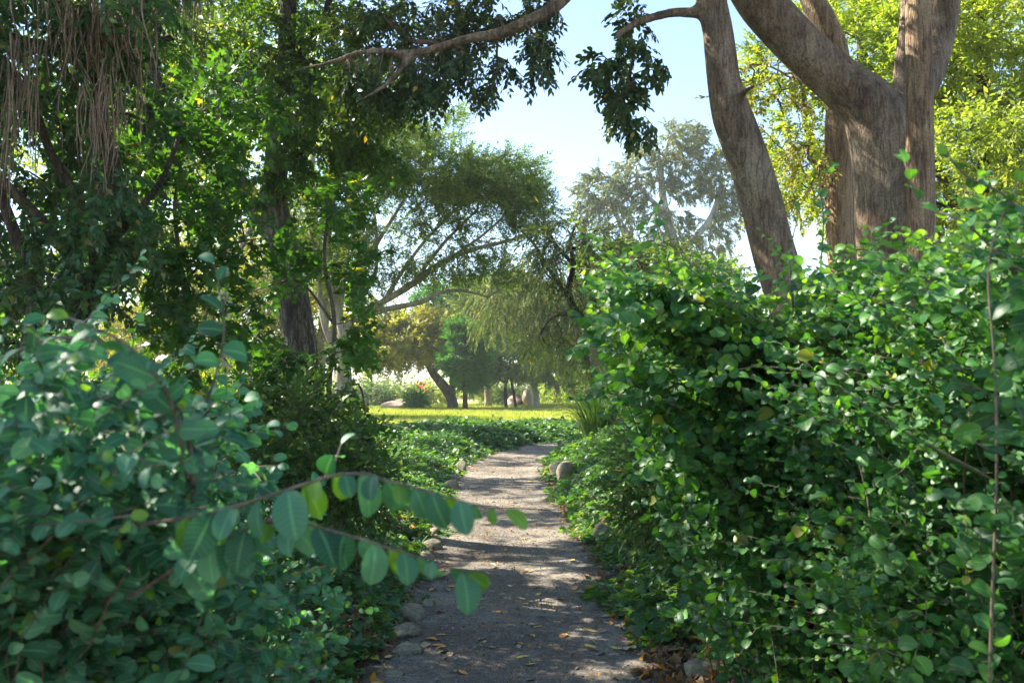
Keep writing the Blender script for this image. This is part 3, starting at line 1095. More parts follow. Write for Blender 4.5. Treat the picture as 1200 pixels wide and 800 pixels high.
TEMP = {
    'leather': [spray('kite', 9, .30, .085, 50, 12, 40, .0022, .12) for _ in range(5)],
    'leather_hi': [spray('oval', 8, .24, .085, 50, 14, 40, .0022, .18) for _ in range(5)],
    'maple': [spray('maple', 6, .32, .11, 60, 18, 30, .002, .2) for _ in range(5)],
    'small': [spray('kite', 14, .34, .05, 55, 5, 50, .002, .1) for _ in range(5)],
    'shade': [spray('kite', 12, .30, .075, 55, 20, 45, .002, .2) for _ in range(5)],
    'mid': [spray('kite', 12, .42, .095, 55, 5, 50, .003, .1) for _ in range(5)],
    'far': [spray('flat', 14, .75, .20, 60, 5, 60, 0, .1) for _ in range(5)],
    'farfine': [spray('kite', 22, .8, .16, 60, 5, 60, 0, .1) for _ in range(5)],
    'needle': [spray('lance', 26, .7, .26, 40, -8, 70, 0, .0) for _ in range(4)],
    'gum': [spray('kite', 20, .9, .22, 70, 30, 60, .006, .35, down=40) for _ in range(5)],
    'weep': [spray('lance', 30, 1.5, .15, 35, 5, 60, .004, .0) for _ in range(5)],
    'wisp': [spray('lance', 10, .4, .08, 45, 10, 60, .002, .2) for _ in range(4)],
}


def tree(name, label, cat, paths, blobs, d, bark, leaf, temp, per=3, scale=1.0, tip=0.005, step=0.25, jit=.05, droop=0.1, group=None,
         lift=.1, k=12, kb=5, along=.5, minz=None, remesh=None, extra=None, lump=.12, pw=.5, spread=.6, back=None, roll=.6, twigmat='twig',
         crown='crown', out_from=None):
    sk = Skel()
    first = True
    for pts in paths:
        if isinstance(pts, dict):
            P, R = px_path(pts['p'], d, pts.get('g', False))
        else:
            P, R = px_path(pts, d, first)
        if first:
            base = P[0]
        first = False
        sk.add_main(P, R, step=max(0.06, step * .6))
    root = thing(name, (base[0], base[1], base[2] + 0.08), label, cat, group)
    tg = []
    for b in blobs:
        u, v, rx, ry, n = b[:5]
        dd = b[5] if len(b) > 5 else d
        rd = b[6] if len(b) > 6 else max(rx, ry) / F * dd
        tg.append(blob(u, v, rx, ry, dd, rd, n))
    tg = np.concatenate(tg)
    tg = tg[tg[:, 2] > 0.2]
    sk.grow(tg, step=step, jit=jit, lift=lift, minz=minz)
    sk.finish(tip, pw)
    if remesh:
        mb = MB()
        for a, (P, R) in enumerate(sk.main):
            tube(mb, P, R, 24, 0, lump, a * 1.3)
        t = mb.build('trunk_tmp', M[bark])
        md = t.modifiers.new('r', 'REMESH')
        md.mode = 'VOXEL'
        md.voxel_size = remesh
        m2 = t.modifiers.new('s', 'SMOOTH')
        m2.iterations = 9
        m2.factor = .6
        dg = bpy.context.evaluated_depsgraph_get()
        me = bpy.data.meshes.new_from_object(t.evaluated_get(dg))
        for p in me.polygons:
            p.use_smooth = True
        bpy.data.objects.remove(t)
        sk.main = []
        mb = MB()
        sk.mesh(mb, k, kb)
        vv_ = np.empty(len(me.vertices) * 3, np.float32)
        me.vertices.foreach_get('co', vv_)
        ll_ = np.empty(len(me.loops), np.int32)
        me.loops.foreach_get('vertex_index', ll_)
        ss_ = np.empty(len(me.polygons), np.int32)
        me.polygons.foreach_get('loop_total', ss_)
        mb.add(vv_, ll_, ss_)
        mb.build('trunk', M[bark], root)
    else:
        mb = MB()
        sk.mesh(mb, k, kb, 0, lump)
        mb.build('trunk', M[bark], root)
    mb = MB()
    ow = np.mean(tg, axis=0) if out_from is None else out_from
    mesh_leaves(sk, TEMP[temp], mb, per, scale, droop, ow, spread, along, roll, mat_off=0)
    if extra:
        extra(mb)
    mb.build(crown, [M[leaf], M[twigmat]], root)
    return root, sk


# --- tree A: forked tree on the right, with its long limb arching over the path
tree('forked_tree', 'big smooth brown forked tree behind the right shrub, its limb arching over the path', 'tree',
     [[(1052, 420, 46), (1046, 300, 38), (1040, 220, 35), (1032, 165, 36), (1016, 125, 34), (982, 95, 30), (940, 55, 28), (895, 8, 27), (862, -40, 25, 7.4),
       (812, -95, 20, 7.2), (740, -92, 14, 7.0), (690, -42, 11, 6.8), (655, 4, 8.5, 6.7), (622, 24, 8, 6.6), (585, 40, 8, 6.6), (555, 44, 6.6, 6.5), (520, 54, 6, 6.5),
       (482, 64, 6.6, 6.5), (450, 60, 5, 6.5), (420, 62, 4.5, 6.5), (385, 74, 3.8, 6.5), (340, 84, 3, 6.6)],
      [(1036, 190, 30), (1062, 128, 22), (1086, 84, 21, 7.7), (1098, 40, 21, 7.8), (1104, 0, 20, 7.8), (1112, -100, 17, 7.8), (1150, -260, 12, 7.8)],
      [(1044, 170, 20), (1056, 110, 12), (1062, 40, 10), (1064, -10, 9), (1050, -160, 7)],
      [(482, 64, 6, 6.5), (470, 82, 5, 6.45), (445, 105, 4, 6.4), (415, 120, 2.5, 6.4)],
      [(812, -95, 16, 7.2), (780, -180, 14, 7), (700, -300, 10, 6.5)],
      [(895, 8, 20), (880, -80, 14, 7.6), (870, -240, 10, 7.8)]],
     [(590, 8, 45, 20, 16, 6.9, .35), (520, 20, 60, 26, 24, 7.0, .4), (445, 35, 60, 30, 34, 7.0, .4), (565, 85, 36, 34, 15, 6.7, .3), (490, 108, 50, 26, 28, 6.6, .3), (635, 62, 18, 32, 11, 6.7, .25),
      (430, 110, 50, 26, 26, 6.7, .3), (640, 8, 18, 10, 4, 6.9, .2), (530, 60, 40, 18, 10, 6.9, .2),
      (700, -250, 330, 150, 260, 6.8, 2.2), (420, -170, 200, 110, 170, 7.2, 1.8), (540, -240, 260, 120, 200, 10.3, 1.8), (240, -480, 330, 150, 190, 4.6, 1.5), (1050, -260, 220, 140, 150, 7.8, 2.0)],  # unseen crown overhead, extended left to shade the trunk and right shrub
     7.5, 'bark_smooth', 'leather', 'leather', per=7, scale=.62, tip=.0035, step=.16, droop=.35, remesh=.022, lump=.10, minz=3.7, along=.7)

# --- slim straight trunk in front of the fork
tree('slender_tree', 'straight slender tan trunk standing in front of the forked tree', 'tree',
     [[(1080, 420, 17), (1079, 240, 16), (1078, 120, 15), (1076, 0, 14.5), (1078, -120, 13), (1070, -260, 9)]],
     [(1090, -260, 130, 100, 90, 7.0, 1.3)], 6.9, 'bark_tan', 'leather', 'leather', per=3, tip=.004, step=.2, minz=5, k=20, lump=.06)

# --- tree B: leaning trunk with the hanging leaf cluster
tree('leaning_tree', 'tall smooth trunk leaning left, dark leaf clusters hanging from its short limb', 'tree',
     [[(945, 440, 26), (922, 345, 25), (906, 290, 24), (884, 210, 24), (868, 165, 25), (857, 135, 25), (848, 90, 20), (842, 40, 18), (834, 0, 17), (826, -60, 16), (830, -200, 12)],
      [(832, 6, 12), (812, 15, 7), (795, 14, 6), (770, 19, 5.5), (745, 28, 5), (722, 42, 4.5)],
      [(857, 135, 12), (870, 110, 5, 6.8), (885, 100, 2.5, 6.6)],
      [(722, 42, 3), (732, 70, 2.5), (742, 110, 2), (758, 150, 1.3)]],
     [(722, 95, 32, 30, 12, 7, .25), (745, 70, 22, 32, 11, 7, .25), (735, 128, 22, 26, 11, 7, .2), (745, 20, 26, 18, 6, 7, .2), (752, 152, 16, 12, 6, 7, .2), (700, 75, 20, 14, 5, 7, .2), (770, 78, 20, 14, 4, 7, .2),
      (800, -220, 170, 110, 150, 6.6, 2.0)],
     7.0, 'bark_smooth', 'leather', 'leather_hi', per=4, scale=.66, tip=.003, step=.14, droop=.5, remesh=.02, lump=.10, minz=3.3, along=.6)

# --- tree C: reddish trunk between
tree('reddish_tree', 'dark reddish trunk partly hidden behind the leaning limb of the forked tree', 'tree',
     [[(990, 430, 17), (986, 300, 16), (984, 230, 16), (982, 160, 15), (984, 110, 15), (978, 60, 16), (962, 20, 16), (950, -10, 15), (920, -120, 12)]],
     [(930, -200, 160, 90, 90, 9.2, 1.8), (905, 120, 45, 70, 26, 9.4, .8), (925, 210, 35, 50, 22, 9.4, .8)], 9.2, 'bark_tan', 'golden', 'small', per=4, tip=.004, step=.2, k=18, lump=.1, minz=3.0)

# --- bright yellow-green trees right behind
for (lab, base_u, d, bl_, dens) in [
    ('yellow green backlit tree filling the gap right of the forked trunk', 1150, 13.5,
     [(1150, 60, 110, 90, 260, 13.5, 2.0), (1120, 190, 110, 70, 170, 13.0, 1.8), (1210, 190, 70, 110, 160, 13.5, 1.6), (1080, 60, 70, 80, 110, 14, 1.5)], 1),
    ('yellow green backlit tree seen between the forked trunk and its leaning limb', 1010, 15.5,
     [(1020, 60, 60, 90, 170, 15.5, 2.0), (1010, 200, 70, 90, 130, 15.5, 1.8), (925, 60, 50, 90, 70, 15.5, 1.6), (930, 190, 30, 60, 40, 15, 1.2)], 1),
    ('tall golden tree at the far right edge above the shrub', 1290, 16.5,
     [(1270, 40, 150, 150, 260, 16.5, 2.6), (1200, 270, 120, 70, 160, 15, 1.8), (1120, 300, 90, 50, 90, 15, 1.8)], 1)]:
    tree('yellow_green_tree', lab, 'tree', [[(base_u, 380, 12), (base_u - 10, 280, 11), (base_u + 8, 170, 9), (base_u, 60, 6), (base_u + 5, -30, 4)],
                                            [(base_u - 10, 280, 8), (base_u - 50, 200, 6), (base_u - 70, 120, 4)],
                                            [(base_u + 8, 170, 6), (base_u + 60, 110, 4), (base_u + 80, 40, 3)]],
         bl_, d, 'bark_dark', 'yellow', 'mid', per=6, tip=.0045, step=.35, kb=4, group=None, droop=.25, scale=.85, along=.7)

# --- tree E: dark multi-limbed tree at the left
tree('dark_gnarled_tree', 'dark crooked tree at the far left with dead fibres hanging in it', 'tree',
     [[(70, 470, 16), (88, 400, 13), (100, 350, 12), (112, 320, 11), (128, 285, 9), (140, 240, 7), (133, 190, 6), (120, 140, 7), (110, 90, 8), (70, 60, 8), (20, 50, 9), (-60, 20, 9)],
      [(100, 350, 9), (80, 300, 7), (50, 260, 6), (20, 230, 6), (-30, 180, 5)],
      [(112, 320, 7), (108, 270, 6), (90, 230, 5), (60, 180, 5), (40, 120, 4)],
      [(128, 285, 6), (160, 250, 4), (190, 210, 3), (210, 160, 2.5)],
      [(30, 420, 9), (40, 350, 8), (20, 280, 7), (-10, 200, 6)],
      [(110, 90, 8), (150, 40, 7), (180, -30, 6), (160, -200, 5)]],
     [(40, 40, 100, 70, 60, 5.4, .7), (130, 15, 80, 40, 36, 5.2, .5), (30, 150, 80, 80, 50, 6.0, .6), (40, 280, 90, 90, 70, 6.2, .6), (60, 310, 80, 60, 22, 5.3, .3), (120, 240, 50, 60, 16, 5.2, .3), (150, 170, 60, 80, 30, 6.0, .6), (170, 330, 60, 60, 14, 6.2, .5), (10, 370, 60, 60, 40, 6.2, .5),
      (40, -180, 250, 130, 200, 5.6, 1.6), (-400, -260, 260, 200, 200, 5.2, 1.7), (-560, -640, 330, 220, 170, 3.6, 1.2), (-120, 100, 100, 150, 120, 5.6, 1.0)],  # crown out of view, partly added to keep sun off the left shrub
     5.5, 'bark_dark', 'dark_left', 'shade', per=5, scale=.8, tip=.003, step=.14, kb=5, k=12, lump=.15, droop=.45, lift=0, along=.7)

# --- tree F: rough grey trunk, left of centre
tree('rough_barked_tree', 'big rough grey trunk left of the path with a limb leaning to the upper left', 'tree',
     [[(358, 520, 21), (357, 450, 18), (352, 400, 18), (343, 350, 18), (333, 300, 18), (325, 262, 17), (322, 225, 15), (326, 170, 14), (332, 110, 12), (336, 40, 10), (338, -20, 9), (335, -160, 7)],
      [(326, 268, 15), (300, 242, 14), (282, 218, 12), (262, 196, 10), (240, 170, 9), (215, 145, 8), (190, 110, 6), (170, 40, 5)],
      [(332, 110, 7), (355, 60, 5), (380, 20, 4), (400, -60, 3)]],
     [(300, 110, 100, 60, 90, 9.3, .9), (380, 140, 70, 50, 90, 9, .9), (270, 30, 110, 50, 90, 9.3, 1.0), (390, 70, 60, 60, 60, 9, .8), (210, 170, 80, 50, 50, 9.3, .8), (430, 185, 50, 26, 30, 9.2, .6),
      (335, 190, 30, 40, 26, 8.8, .3), (300, -140, 260, 130, 420, 8.8, 2.3), (120, 60, 90, 120, 140, 9.5, 1.4)],
     9.0, 'bark_rough', 'olive', 'shade', per=5, tip=.004, step=.2, kb=5, k=22, lump=.10, droop=.25, minz=2.6, scale=.82, along=.7)

# --- young lobed-leaf trees in the thicket
for (lab, pth, bl_, d, lf) in [
    ('young tree with thin lobed leaves in front of the rough grey trunk',
     [[(395, 560, 3), (385, 470, 3), (392, 380, 2.6), (380, 300, 2.2), (390, 220, 1.6)], [(392, 380, 2), (350, 330, 1.3), (300, 340, 1)], [(385, 470, 2), (420, 450, 1.4), (430, 500, 1)]],
     [(395, 230, 30, 40, 16, 7.2, .5), (400, 320, 26, 40, 10, 7.2, .4), (405, 400, 20, 40, 9, 7.2, .3), (395, 480, 24, 30, 16, 7.2, .3), (415, 505, 30, 20, 12, 7.2, .3), (290, 370, 24, 40, 7, 6.8, .3), (300, 480, 40, 30, 16, 7.0, .4), (345, 440, 30, 40, 16, 7.2, .3), (350, 320, 26, 40, 10, 7.2, .3)], 7.2, 'maple'),
    ('slender young tree with drooping twigs between the dark tree and the rough trunk',
     [[(235, 520, 4), (228, 420, 3.4), (215, 330, 3), (205, 240, 2.4), (220, 150, 1.6)], [(215, 330, 2), (260, 290, 1.6), (300, 280, 1)], [(228, 420, 2), (170, 350, 1.6), (140, 310, 1)]],
     [(215, 200, 60, 60, 38, 6.6, .5), (260, 270, 50, 50, 24, 6.6, .4), (190, 300, 50, 50, 18, 6.6, .4), (230, 370, 70, 40, 16, 6.6, .4), (270, 130, 60, 50, 30, 7.2, .5), (170, 440, 60, 20, 10, 6.6, .4), (270, 450, 50, 30, 10, 6.8, .4), (160, 240, 40, 50, 14, 6.8, .4)], 6.7, 'maple')]:
    tree('young_tree', lab, 'tree', pth, bl_, d, 'twig', lf, 'maple', per=4, scale=.72, tip=.0018, step=.14, kb=4, k=8, lump=.03, droop=.2, along=.8, crown='crown', roll=.45)

# ------------------------------------------------------------------ hanging dead fibres
def strands(u, v, w, h, n, d, label, wavy=.02, rr=.003):
    c = W(u, v, d)
    root = thing('hanging_fibre', c, label, 'dead fibres')
    mb = MB()
    ww = w / F * d
    hh = h / F * d
    for i in range(n):
        x0 = c + np.array([random.gauss(0, ww * .35), random.gauss(0, ww * .35), random.uniform(-.16, .14)])
        L = hh * random.uniform(.45, 1.1)
        a, b, ph = random.uniform(-1, 1), random.uniform(-1, 1), random.uniform(0, 6)
        P = []
        for k in range(9):
            t = k / 8
            P.append(x0 + np.array([wavy * a * math.sin(4 * t + ph) + a * ww * .25 * t, wavy * b * math.cos(5 * t + ph), -L * t]))
        r = rr * random.uniform(.5, 1.5)
        tube(mb, P, np.linspace(r, r * .4, 9), 4)
    mb.build('strand', M['straw'], root)


strands(105, -10, 90, 110, 120, 5.0, 'thick bundle of dead brown fibres hanging at the top left', .04, .0045)
strands(120, 100, 40, 110, 50, 5.0, 'brown fibres hanging below the dark crooked limb', .03, .004)
strands(20, 60, 40, 160, 44, 4.9, 'long thin dead fibres hanging at the left picture edge', .03, .004)
strands(165, 90, 26, 110, 8, 5.3, 'few long thin dead stems hanging right of the fibre bundle')
strands(220, -25, 40, 60, 60, 8.0, 'pale shaggy dead palm thatch hanging from the top', .01, .005)

# ------------------------------------------------------------------ tree H: wide spreading tree at the lawn edge
tree('spreading_tree', 'wide umbrella shaped tree with pale bare limbs reaching right beside the lawn', 'tree',
     [[(398, 470, 6.5), (400, 430, 6), (404, 400, 5.5), (414, 372, 4.8), (450, 353, 3.8), (484, 332, 4), (511, 312, 3.6), (545, 295, 3), (603, 280, 2), (640, 262, 1.2)],
      [(416, 374, 5), (450, 363, 3.4), (494, 354, 2.8), (518, 342, 2.4), (545, 341, 1.8), (572, 348, 1.2)],
      [(414, 372, 4), (422, 350, 3.4), (425, 320, 2.8), (445, 280, 2.3), (470, 240, 1.7), (490, 205, 1.2)],
      [(404, 400, 5), (392, 350, 4), (385, 290, 3), (392, 230, 2.4), (410, 180, 1.6)],
      [(400, 420, 5), (380, 380, 3.6), (372, 320, 2.8), (360, 250, 2.2), (340, 190, 1.6)],
      [(450, 353, 3.2), (470, 320, 2.4), (500, 280, 1.9), (540, 240, 1.3)],
      [(484, 332, 2.6), (520, 285, 1.9), (560, 245, 1.3)], [(511, 312, 2.2), (560, 280, 1.6), (600, 245, 1.1)],
      [(422, 350, 2.6), (440, 320, 2), (440, 260, 1.6), (430, 200, 1.1)]],
     [(575, 212, 68, 28, 230, 22, 1.6), (520, 210, 60, 26, 170, 22, 1.7), (617, 245, 34, 30, 130, 22, 1.1), (560, 240, 70, 26, 120, 22, 1.4), (470, 185, 60, 34, 150, 22, 1.8), (500, 235, 60, 30, 90, 22, 1.6),
      (420, 210, 60, 50, 130, 22, 1.8), (410, 130, 80, 50, 110, 22, 1.8), (500, 145, 45, 30, 80, 22, 1.5), (560, 292, 60, 20, 60, 22, 1.2), (520, 320, 50, 16, 34, 22, 1), (590, 320, 36, 20, 36, 22, 1),
      (470, 290, 50, 40, 90, 22, 1.5), (400, 290, 50, 50, 150, 22.5, 1.5), (370, 250, 50, 60, 150, 22.5, 1.5), (425, 330, 40, 22, 34, 22, 1)],
     22, 'bark_pale', 'umbrella', 'small', per=5, scale=1.3, tip=.006, step=.4, kb=4, k=10, lump=.06, jit=.06, droop=0, lift=.02, along=.45, minz=2.0, pw=.42)
tree('pale_stemmed_tree', 'group of pale slim stems with golden leaves left of the spreading tree', 'tree',
     [[(372, 470, 7), (376, 420, 6.5), (380, 360, 6), (372, 290, 5), (365, 220, 4), (370, 130, 3)], [(410, 475, 5, 24), (407, 430, 4.5, 24), (398, 380, 4, 24), (400, 330, 3.5, 24)],
      [(376, 420, 4), (350, 350, 3.5), (320, 290, 3), (300, 240, 2)]],
     [(360, 330, 60, 60, 40), (300, 300, 60, 60, 60), (390, 300, 40, 70, 30), (330, 410, 60, 40, 50), (260, 380, 70, 50, 90), (200, 330, 70, 60, 80), (150, 400, 70, 50, 80)],
     25, 'bark_pale', 'golden', 'small', per=5, scale=1.9, tip=.008, step=.5, kb=4, k=10, along=.5, lift=.05)

# --- dark gnarled tree I behind right shrub
tree('weeping_dark_tree', 'dark crooked limbs rising left from behind the right shrub', 'tree',
     [[(770, 470, 10), (745, 425, 9), (720, 404, 8), (700, 392, 7), (684, 376, 6), (672, 362, 5), (666, 340, 3.6), (672, 310, 3.2), (668, 280, 1.8), (680, 255, .6)],
      [(700, 392, 5), (674, 372, 3.4), (655, 368, 3), (640, 378, 2.2), (632, 395, 1.4)],
      [(684, 376, 4), (660, 340, 2.6), (640, 310, 2.2), (625, 285, 1.6), (610, 270, 1)],
      [(672, 310, 2.4), (650, 285, 1.8), (640, 262, 1.2)],
      [(745, 425, 6), (760, 380, 4.5), (752, 330, 3.4), (760, 305, .8)]],
     [(660, 275, 34, 20, 20, 14, .5), (700, 290, 36, 24, 22, 14, .6), (640, 310, 30, 22, 14, 14, .5), (680, 335, 26, 22, 9, 14, .5), (650, 392, 30, 16, 8, 14, .4), (760, 300, 50, 20, 20, 14, .6), (725, 350, 25, 40, 14, 14, .5)],
     14, 'bark_dark', 'willow', 'wisp', per=6, scale=1.35, tip=.0045, step=.3, kb=4, k=10, droop=.9, lift=.05, along=.6)

# --- weeping tree beyond the lawn edge
def weep(mb):
    pass


tree('weeping_tree', 'weeping tree with long hanging strands of foliage above the boulders', 'tree',
     [[(700, 480, 6), (697, 455, 5.5), (688, 425, 5), (670, 390, 4.5), (648, 355, 4), (630, 330, 3), (600, 315, 2)], [(670, 390, 3), (690, 350, 2.5), (700, 330, 2)], [(648, 355, 3), (600, 345, 2), (575, 350, 1.4)]],
     [(600, 335, 44, 14, 70, 34, 1.8), (640, 330, 44, 18, 80, 34, 1.8), (600, 365, 44, 12, 40, 34, 1.8), (675, 350, 35, 24, 70, 34, 1.6), (655, 385, 40, 16, 50, 34, 1.6), (690, 405, 25, 18, 30, 34, 1.2)],
     34, 'bark_dark', 'willow', 'weep', per=3, scale=.85, tip=.01, step=.6, kb=4, k=8, droop=2.8, lift=.1, along=.5, spread=.3)

# --- trees beyond the lawn
farspec = [
    ('golden_tree', 'golden leafed tree with a thick trunk leaning left beyond the lawn', [[(530, 470, 6), (522, 455, 6), (508, 438, 5), (498, 420, 4), (480, 400, 3)], [(508, 438, 3), (520, 420, 2.5), (530, 400, 2)]],
     [(470, 400, 58, 28, 300), (445, 410, 32, 20, 90), (500, 385, 34, 20, 100), (440, 380, 40, 26, 100)], 52, 'bark_rough', 'golden', 'farfine', 1.0),
    ('dark_oak', 'dark blue green tree behind the conifer beyond the lawn', [[(530, 470, 4), (530, 420, 3.5), (525, 370, 3)]],
     [(520, 365, 34, 34, 190), (505, 395, 25, 25, 80), (550, 350, 25, 20, 60)], 62, 'bark_dark', 'conifer', 'far', 1.0),
    ('conifer_tree', 'ragged dark green conifer right of the golden tree', [[(545, 472, 3), (545, 430, 2.6), (545, 385, 1)]],
     [(545, 400, 16, 16, 70), (538, 425, 20, 18, 80), (552, 440, 20, 16, 70), (536, 388, 12, 10, 30), (558, 415, 14, 14, 50)], 49, 'bark_dark', 'conifer', 'needle', .8),
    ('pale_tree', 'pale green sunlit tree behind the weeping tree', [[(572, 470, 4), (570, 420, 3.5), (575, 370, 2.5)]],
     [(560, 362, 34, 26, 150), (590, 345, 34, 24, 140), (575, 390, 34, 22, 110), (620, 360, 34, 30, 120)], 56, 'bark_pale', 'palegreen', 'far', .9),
    ('round_tree', 'small round grey green tree beside the boulders', [[(593, 474, 2), (592, 455, 1.8), (596, 435, 1.6)], {'p': [(604, 474, 1.8), (600, 450, 1.6), (598, 430, 1.4)], 'g': True}],
     [(598, 424, 36, 22, 200), (575, 430, 20, 16, 60), (620, 415, 24, 20, 80)], 53, 'bark_dark', 'bluegreen', 'farfine', .8),
    ('white_trunk_tree', 'tree with a short white trunk right of the boulders', [[(628, 474, 5), (627, 460, 4.4), (624, 445, 4), (630, 420, 3)]],
     [(640, 410, 34, 26, 160), (650, 435, 30, 16, 60)], 55, 'bark_grey', 'bluegreen', 'farfine', .9),
    ('eucalyptus', 'tall open grey green gum tree against the sky right of centre', [[(790, 470, 9), (785, 380, 8), (792, 300, 6.5), (780, 250, 5), (775, 200, 3), (785, 160, 2)], [(792, 300, 5), (830, 260, 3.6), (845, 220, 2.4)], [(785, 330, 5), (740, 280, 3.6), (715, 240, 2.4)],
                                                                               [(780, 250, 3), (750, 220, 2.4), (745, 195, 1.5)]],
     [(706, 222, 36, 26, 100), (692, 252, 24, 20, 40), (755, 196, 30, 28, 90), (745, 240, 28, 20, 50), (800, 168, 28, 28, 90), (800, 215, 26, 20, 50), (840, 205, 28, 32, 90), (852, 250, 20, 26, 50), (785, 262, 34, 22, 56), (728, 285, 28, 22, 50), (830, 290, 30, 22, 56), (770, 300, 30, 20, 46)],
     60, 'bark_grey', 'gum', 'gum', .75),
    ('shaded_tree', 'dense olive tree below the gum tree right of centre', [[(740, 470, 6), (742, 400, 5), (738, 340, 4)]],
     [(720, 320, 50, 34, 200), (770, 330, 60, 34, 220), (710, 380, 50, 50, 200), (830, 330, 50, 30, 120), (760, 400, 60, 50, 160), (720, 445, 50, 24, 100)], 50, 'bark_dark', 'umbrella', 'far', .9),
    ('shade_tree', 'tall olive tree at the left of the lawn seen through the thicket', [[(330, 480, 8), (335, 400, 7), (325, 320, 5), (330, 240, 3)]],
     [(320, 310, 80, 50, 150), (260, 360, 60, 50, 110), (350, 380, 50, 40, 80), (300, 425, 70, 26, 80)], 39, 'bark_dark', 'golden', 'far', .75),
    ('dappling_tree', 'slim open crowned tree added behind the rough trunk to dapple the path', [[(262, 470, 9), (258, 400, 8), (266, 320, 6), (255, 200, 5), (262, 60, 4), (258, -60, 3)], [(266, 320, 4), (310, 240, 3), (350, 160, 2)]],
     [(260, 120, 110, 80, 70), (330, 60, 120, 80, 80), (220, 0, 130, 80, 80), (300, -80, 160, 80, 110), (200, 220, 90, 60, 50), (297, 215, 60, 50, 44, 19.6), (150, 90, 60, 60, 40, 12.8), (330, 130, 60, 60, 40, 18)], 15.5, 'bark_pale', 'palegreen', 'mid', .95),  # tree added so the path gets dappled; outlying masses widen its shadows
    ('lawn_edge_tree', 'yellow leafed tree behind the dark crooked tree at far left', [[(130, 480, 8), (125, 400, 7), (135, 320, 5), (130, 240, 3)]],
     [(130, 300, 110, 60, 150), (40, 340, 80, 60, 110), (210, 390, 80, 40, 110), (80, 420, 100, 30, 100), (120, 200, 110, 50, 90)], 30, 'bark_dark', 'yellow', 'mid', 1.6),
    ('tall_backdrop_tree', 'tall pale tree rising behind the spreading tree at upper left', [[(400, 478, 7), (395, 350, 6), (410, 220, 4), (405, 130, 2)]],
     [(400, 150, 80, 50, 110), (330, 110, 80, 60, 120), (480, 165, 40, 24, 40), (250, 90, 90, 70, 110), (200, 200, 80, 70, 110)], 63, 'bark_dark', 'palegreen', 'far', .9),
]
for (nm, lab, pth, bl_, d, bk, lf, tp, sc_) in farspec:
    tree(nm, lab, 'tree', pth, bl_, d, bk, lf, tp, per=4, scale=sc_, tip=.014, step=.8, kb=4, k=9, lump=.08, droop=.6 if tp == 'gum' else (-.3 if tp == 'needle' else .15),
         lift=.06, along=.6, jit=.08)

# shrubs along the far edge
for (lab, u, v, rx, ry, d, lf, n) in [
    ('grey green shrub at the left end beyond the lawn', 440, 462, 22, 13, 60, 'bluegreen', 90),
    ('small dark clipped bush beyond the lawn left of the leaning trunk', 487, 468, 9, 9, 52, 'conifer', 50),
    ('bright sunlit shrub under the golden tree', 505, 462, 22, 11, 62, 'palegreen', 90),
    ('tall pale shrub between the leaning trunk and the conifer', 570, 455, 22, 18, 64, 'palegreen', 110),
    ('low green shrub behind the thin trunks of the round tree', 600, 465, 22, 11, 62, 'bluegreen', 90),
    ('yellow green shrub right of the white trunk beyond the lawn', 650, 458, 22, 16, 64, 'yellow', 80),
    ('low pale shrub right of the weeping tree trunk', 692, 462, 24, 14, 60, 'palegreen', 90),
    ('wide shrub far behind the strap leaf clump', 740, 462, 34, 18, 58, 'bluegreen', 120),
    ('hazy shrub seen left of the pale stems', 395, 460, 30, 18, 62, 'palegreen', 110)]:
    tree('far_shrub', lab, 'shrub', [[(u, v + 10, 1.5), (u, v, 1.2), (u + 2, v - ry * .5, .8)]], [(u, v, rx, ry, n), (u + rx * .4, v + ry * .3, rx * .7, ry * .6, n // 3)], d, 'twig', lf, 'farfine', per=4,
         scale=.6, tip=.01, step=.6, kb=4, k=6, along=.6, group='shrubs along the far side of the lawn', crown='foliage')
# a red-flowering one
rt, sk = tree('flowering_shrub', 'shrub with small red flowers under the golden tree', 'shrub', [[(492, 470, 1.5), (492, 462, 1.2), (493, 456, .8)]], [(492, 462, 12, 10, 50)], 56, 'twig', 'bluegreen', 'farfine', per=4, scale=.5,
              tip=.01, step=.5, kb=4, k=6, crown='foliage')
for p_ in blob(492, 453, 8, 5, 55.4, .4, 5, .2):
    mb = MB()
    place(mb, [spray('oval', 7, .05, .22, 90, -20, 30, 0, 0, .2)], p_[None], frames(rng.normal(0, 1, (1, 3)), .8), np.array([1.0]))
    mb.build('flower', [M['red'], M['twig']], rt)

# leafy undergrowth about the foot of the rough trunk
for (lab, u, v, rx, ry, d, n) in [
    ('small leafed bush at the foot of the rough grey trunk', 335, 520, 64, 54, 6.6, 75),
    ('low small leafed bush between the blue green shrub and the ivy', 400, 560, 30, 34, 6.4, 60),
    ('leafy bush behind the blue green shrub beside the rough trunk', 260, 500, 60, 60, 7.6, 150),
    ('low leafy bush among ivy on the right bank beside the path', 800, 560, 44, 46, 6.0, 90),
    ('leafy bush behind the strap leaf clumps right of the path bend', 790, 485, 50, 44, 17, 150)]:
    tree('small_leafed_bush', lab, 'shrub', [[(u, v + ry, 2), (u + 3, v, 1.6), (u - 2, v - ry * .5, 1)]], [(u, v, rx, ry, n)], d, 'twig', 'olive', 'small', per=5, scale=1.1, tip=.0015,
         step=.15, kb=4, k=6, lump=.03, along=.7, crown='foliage')

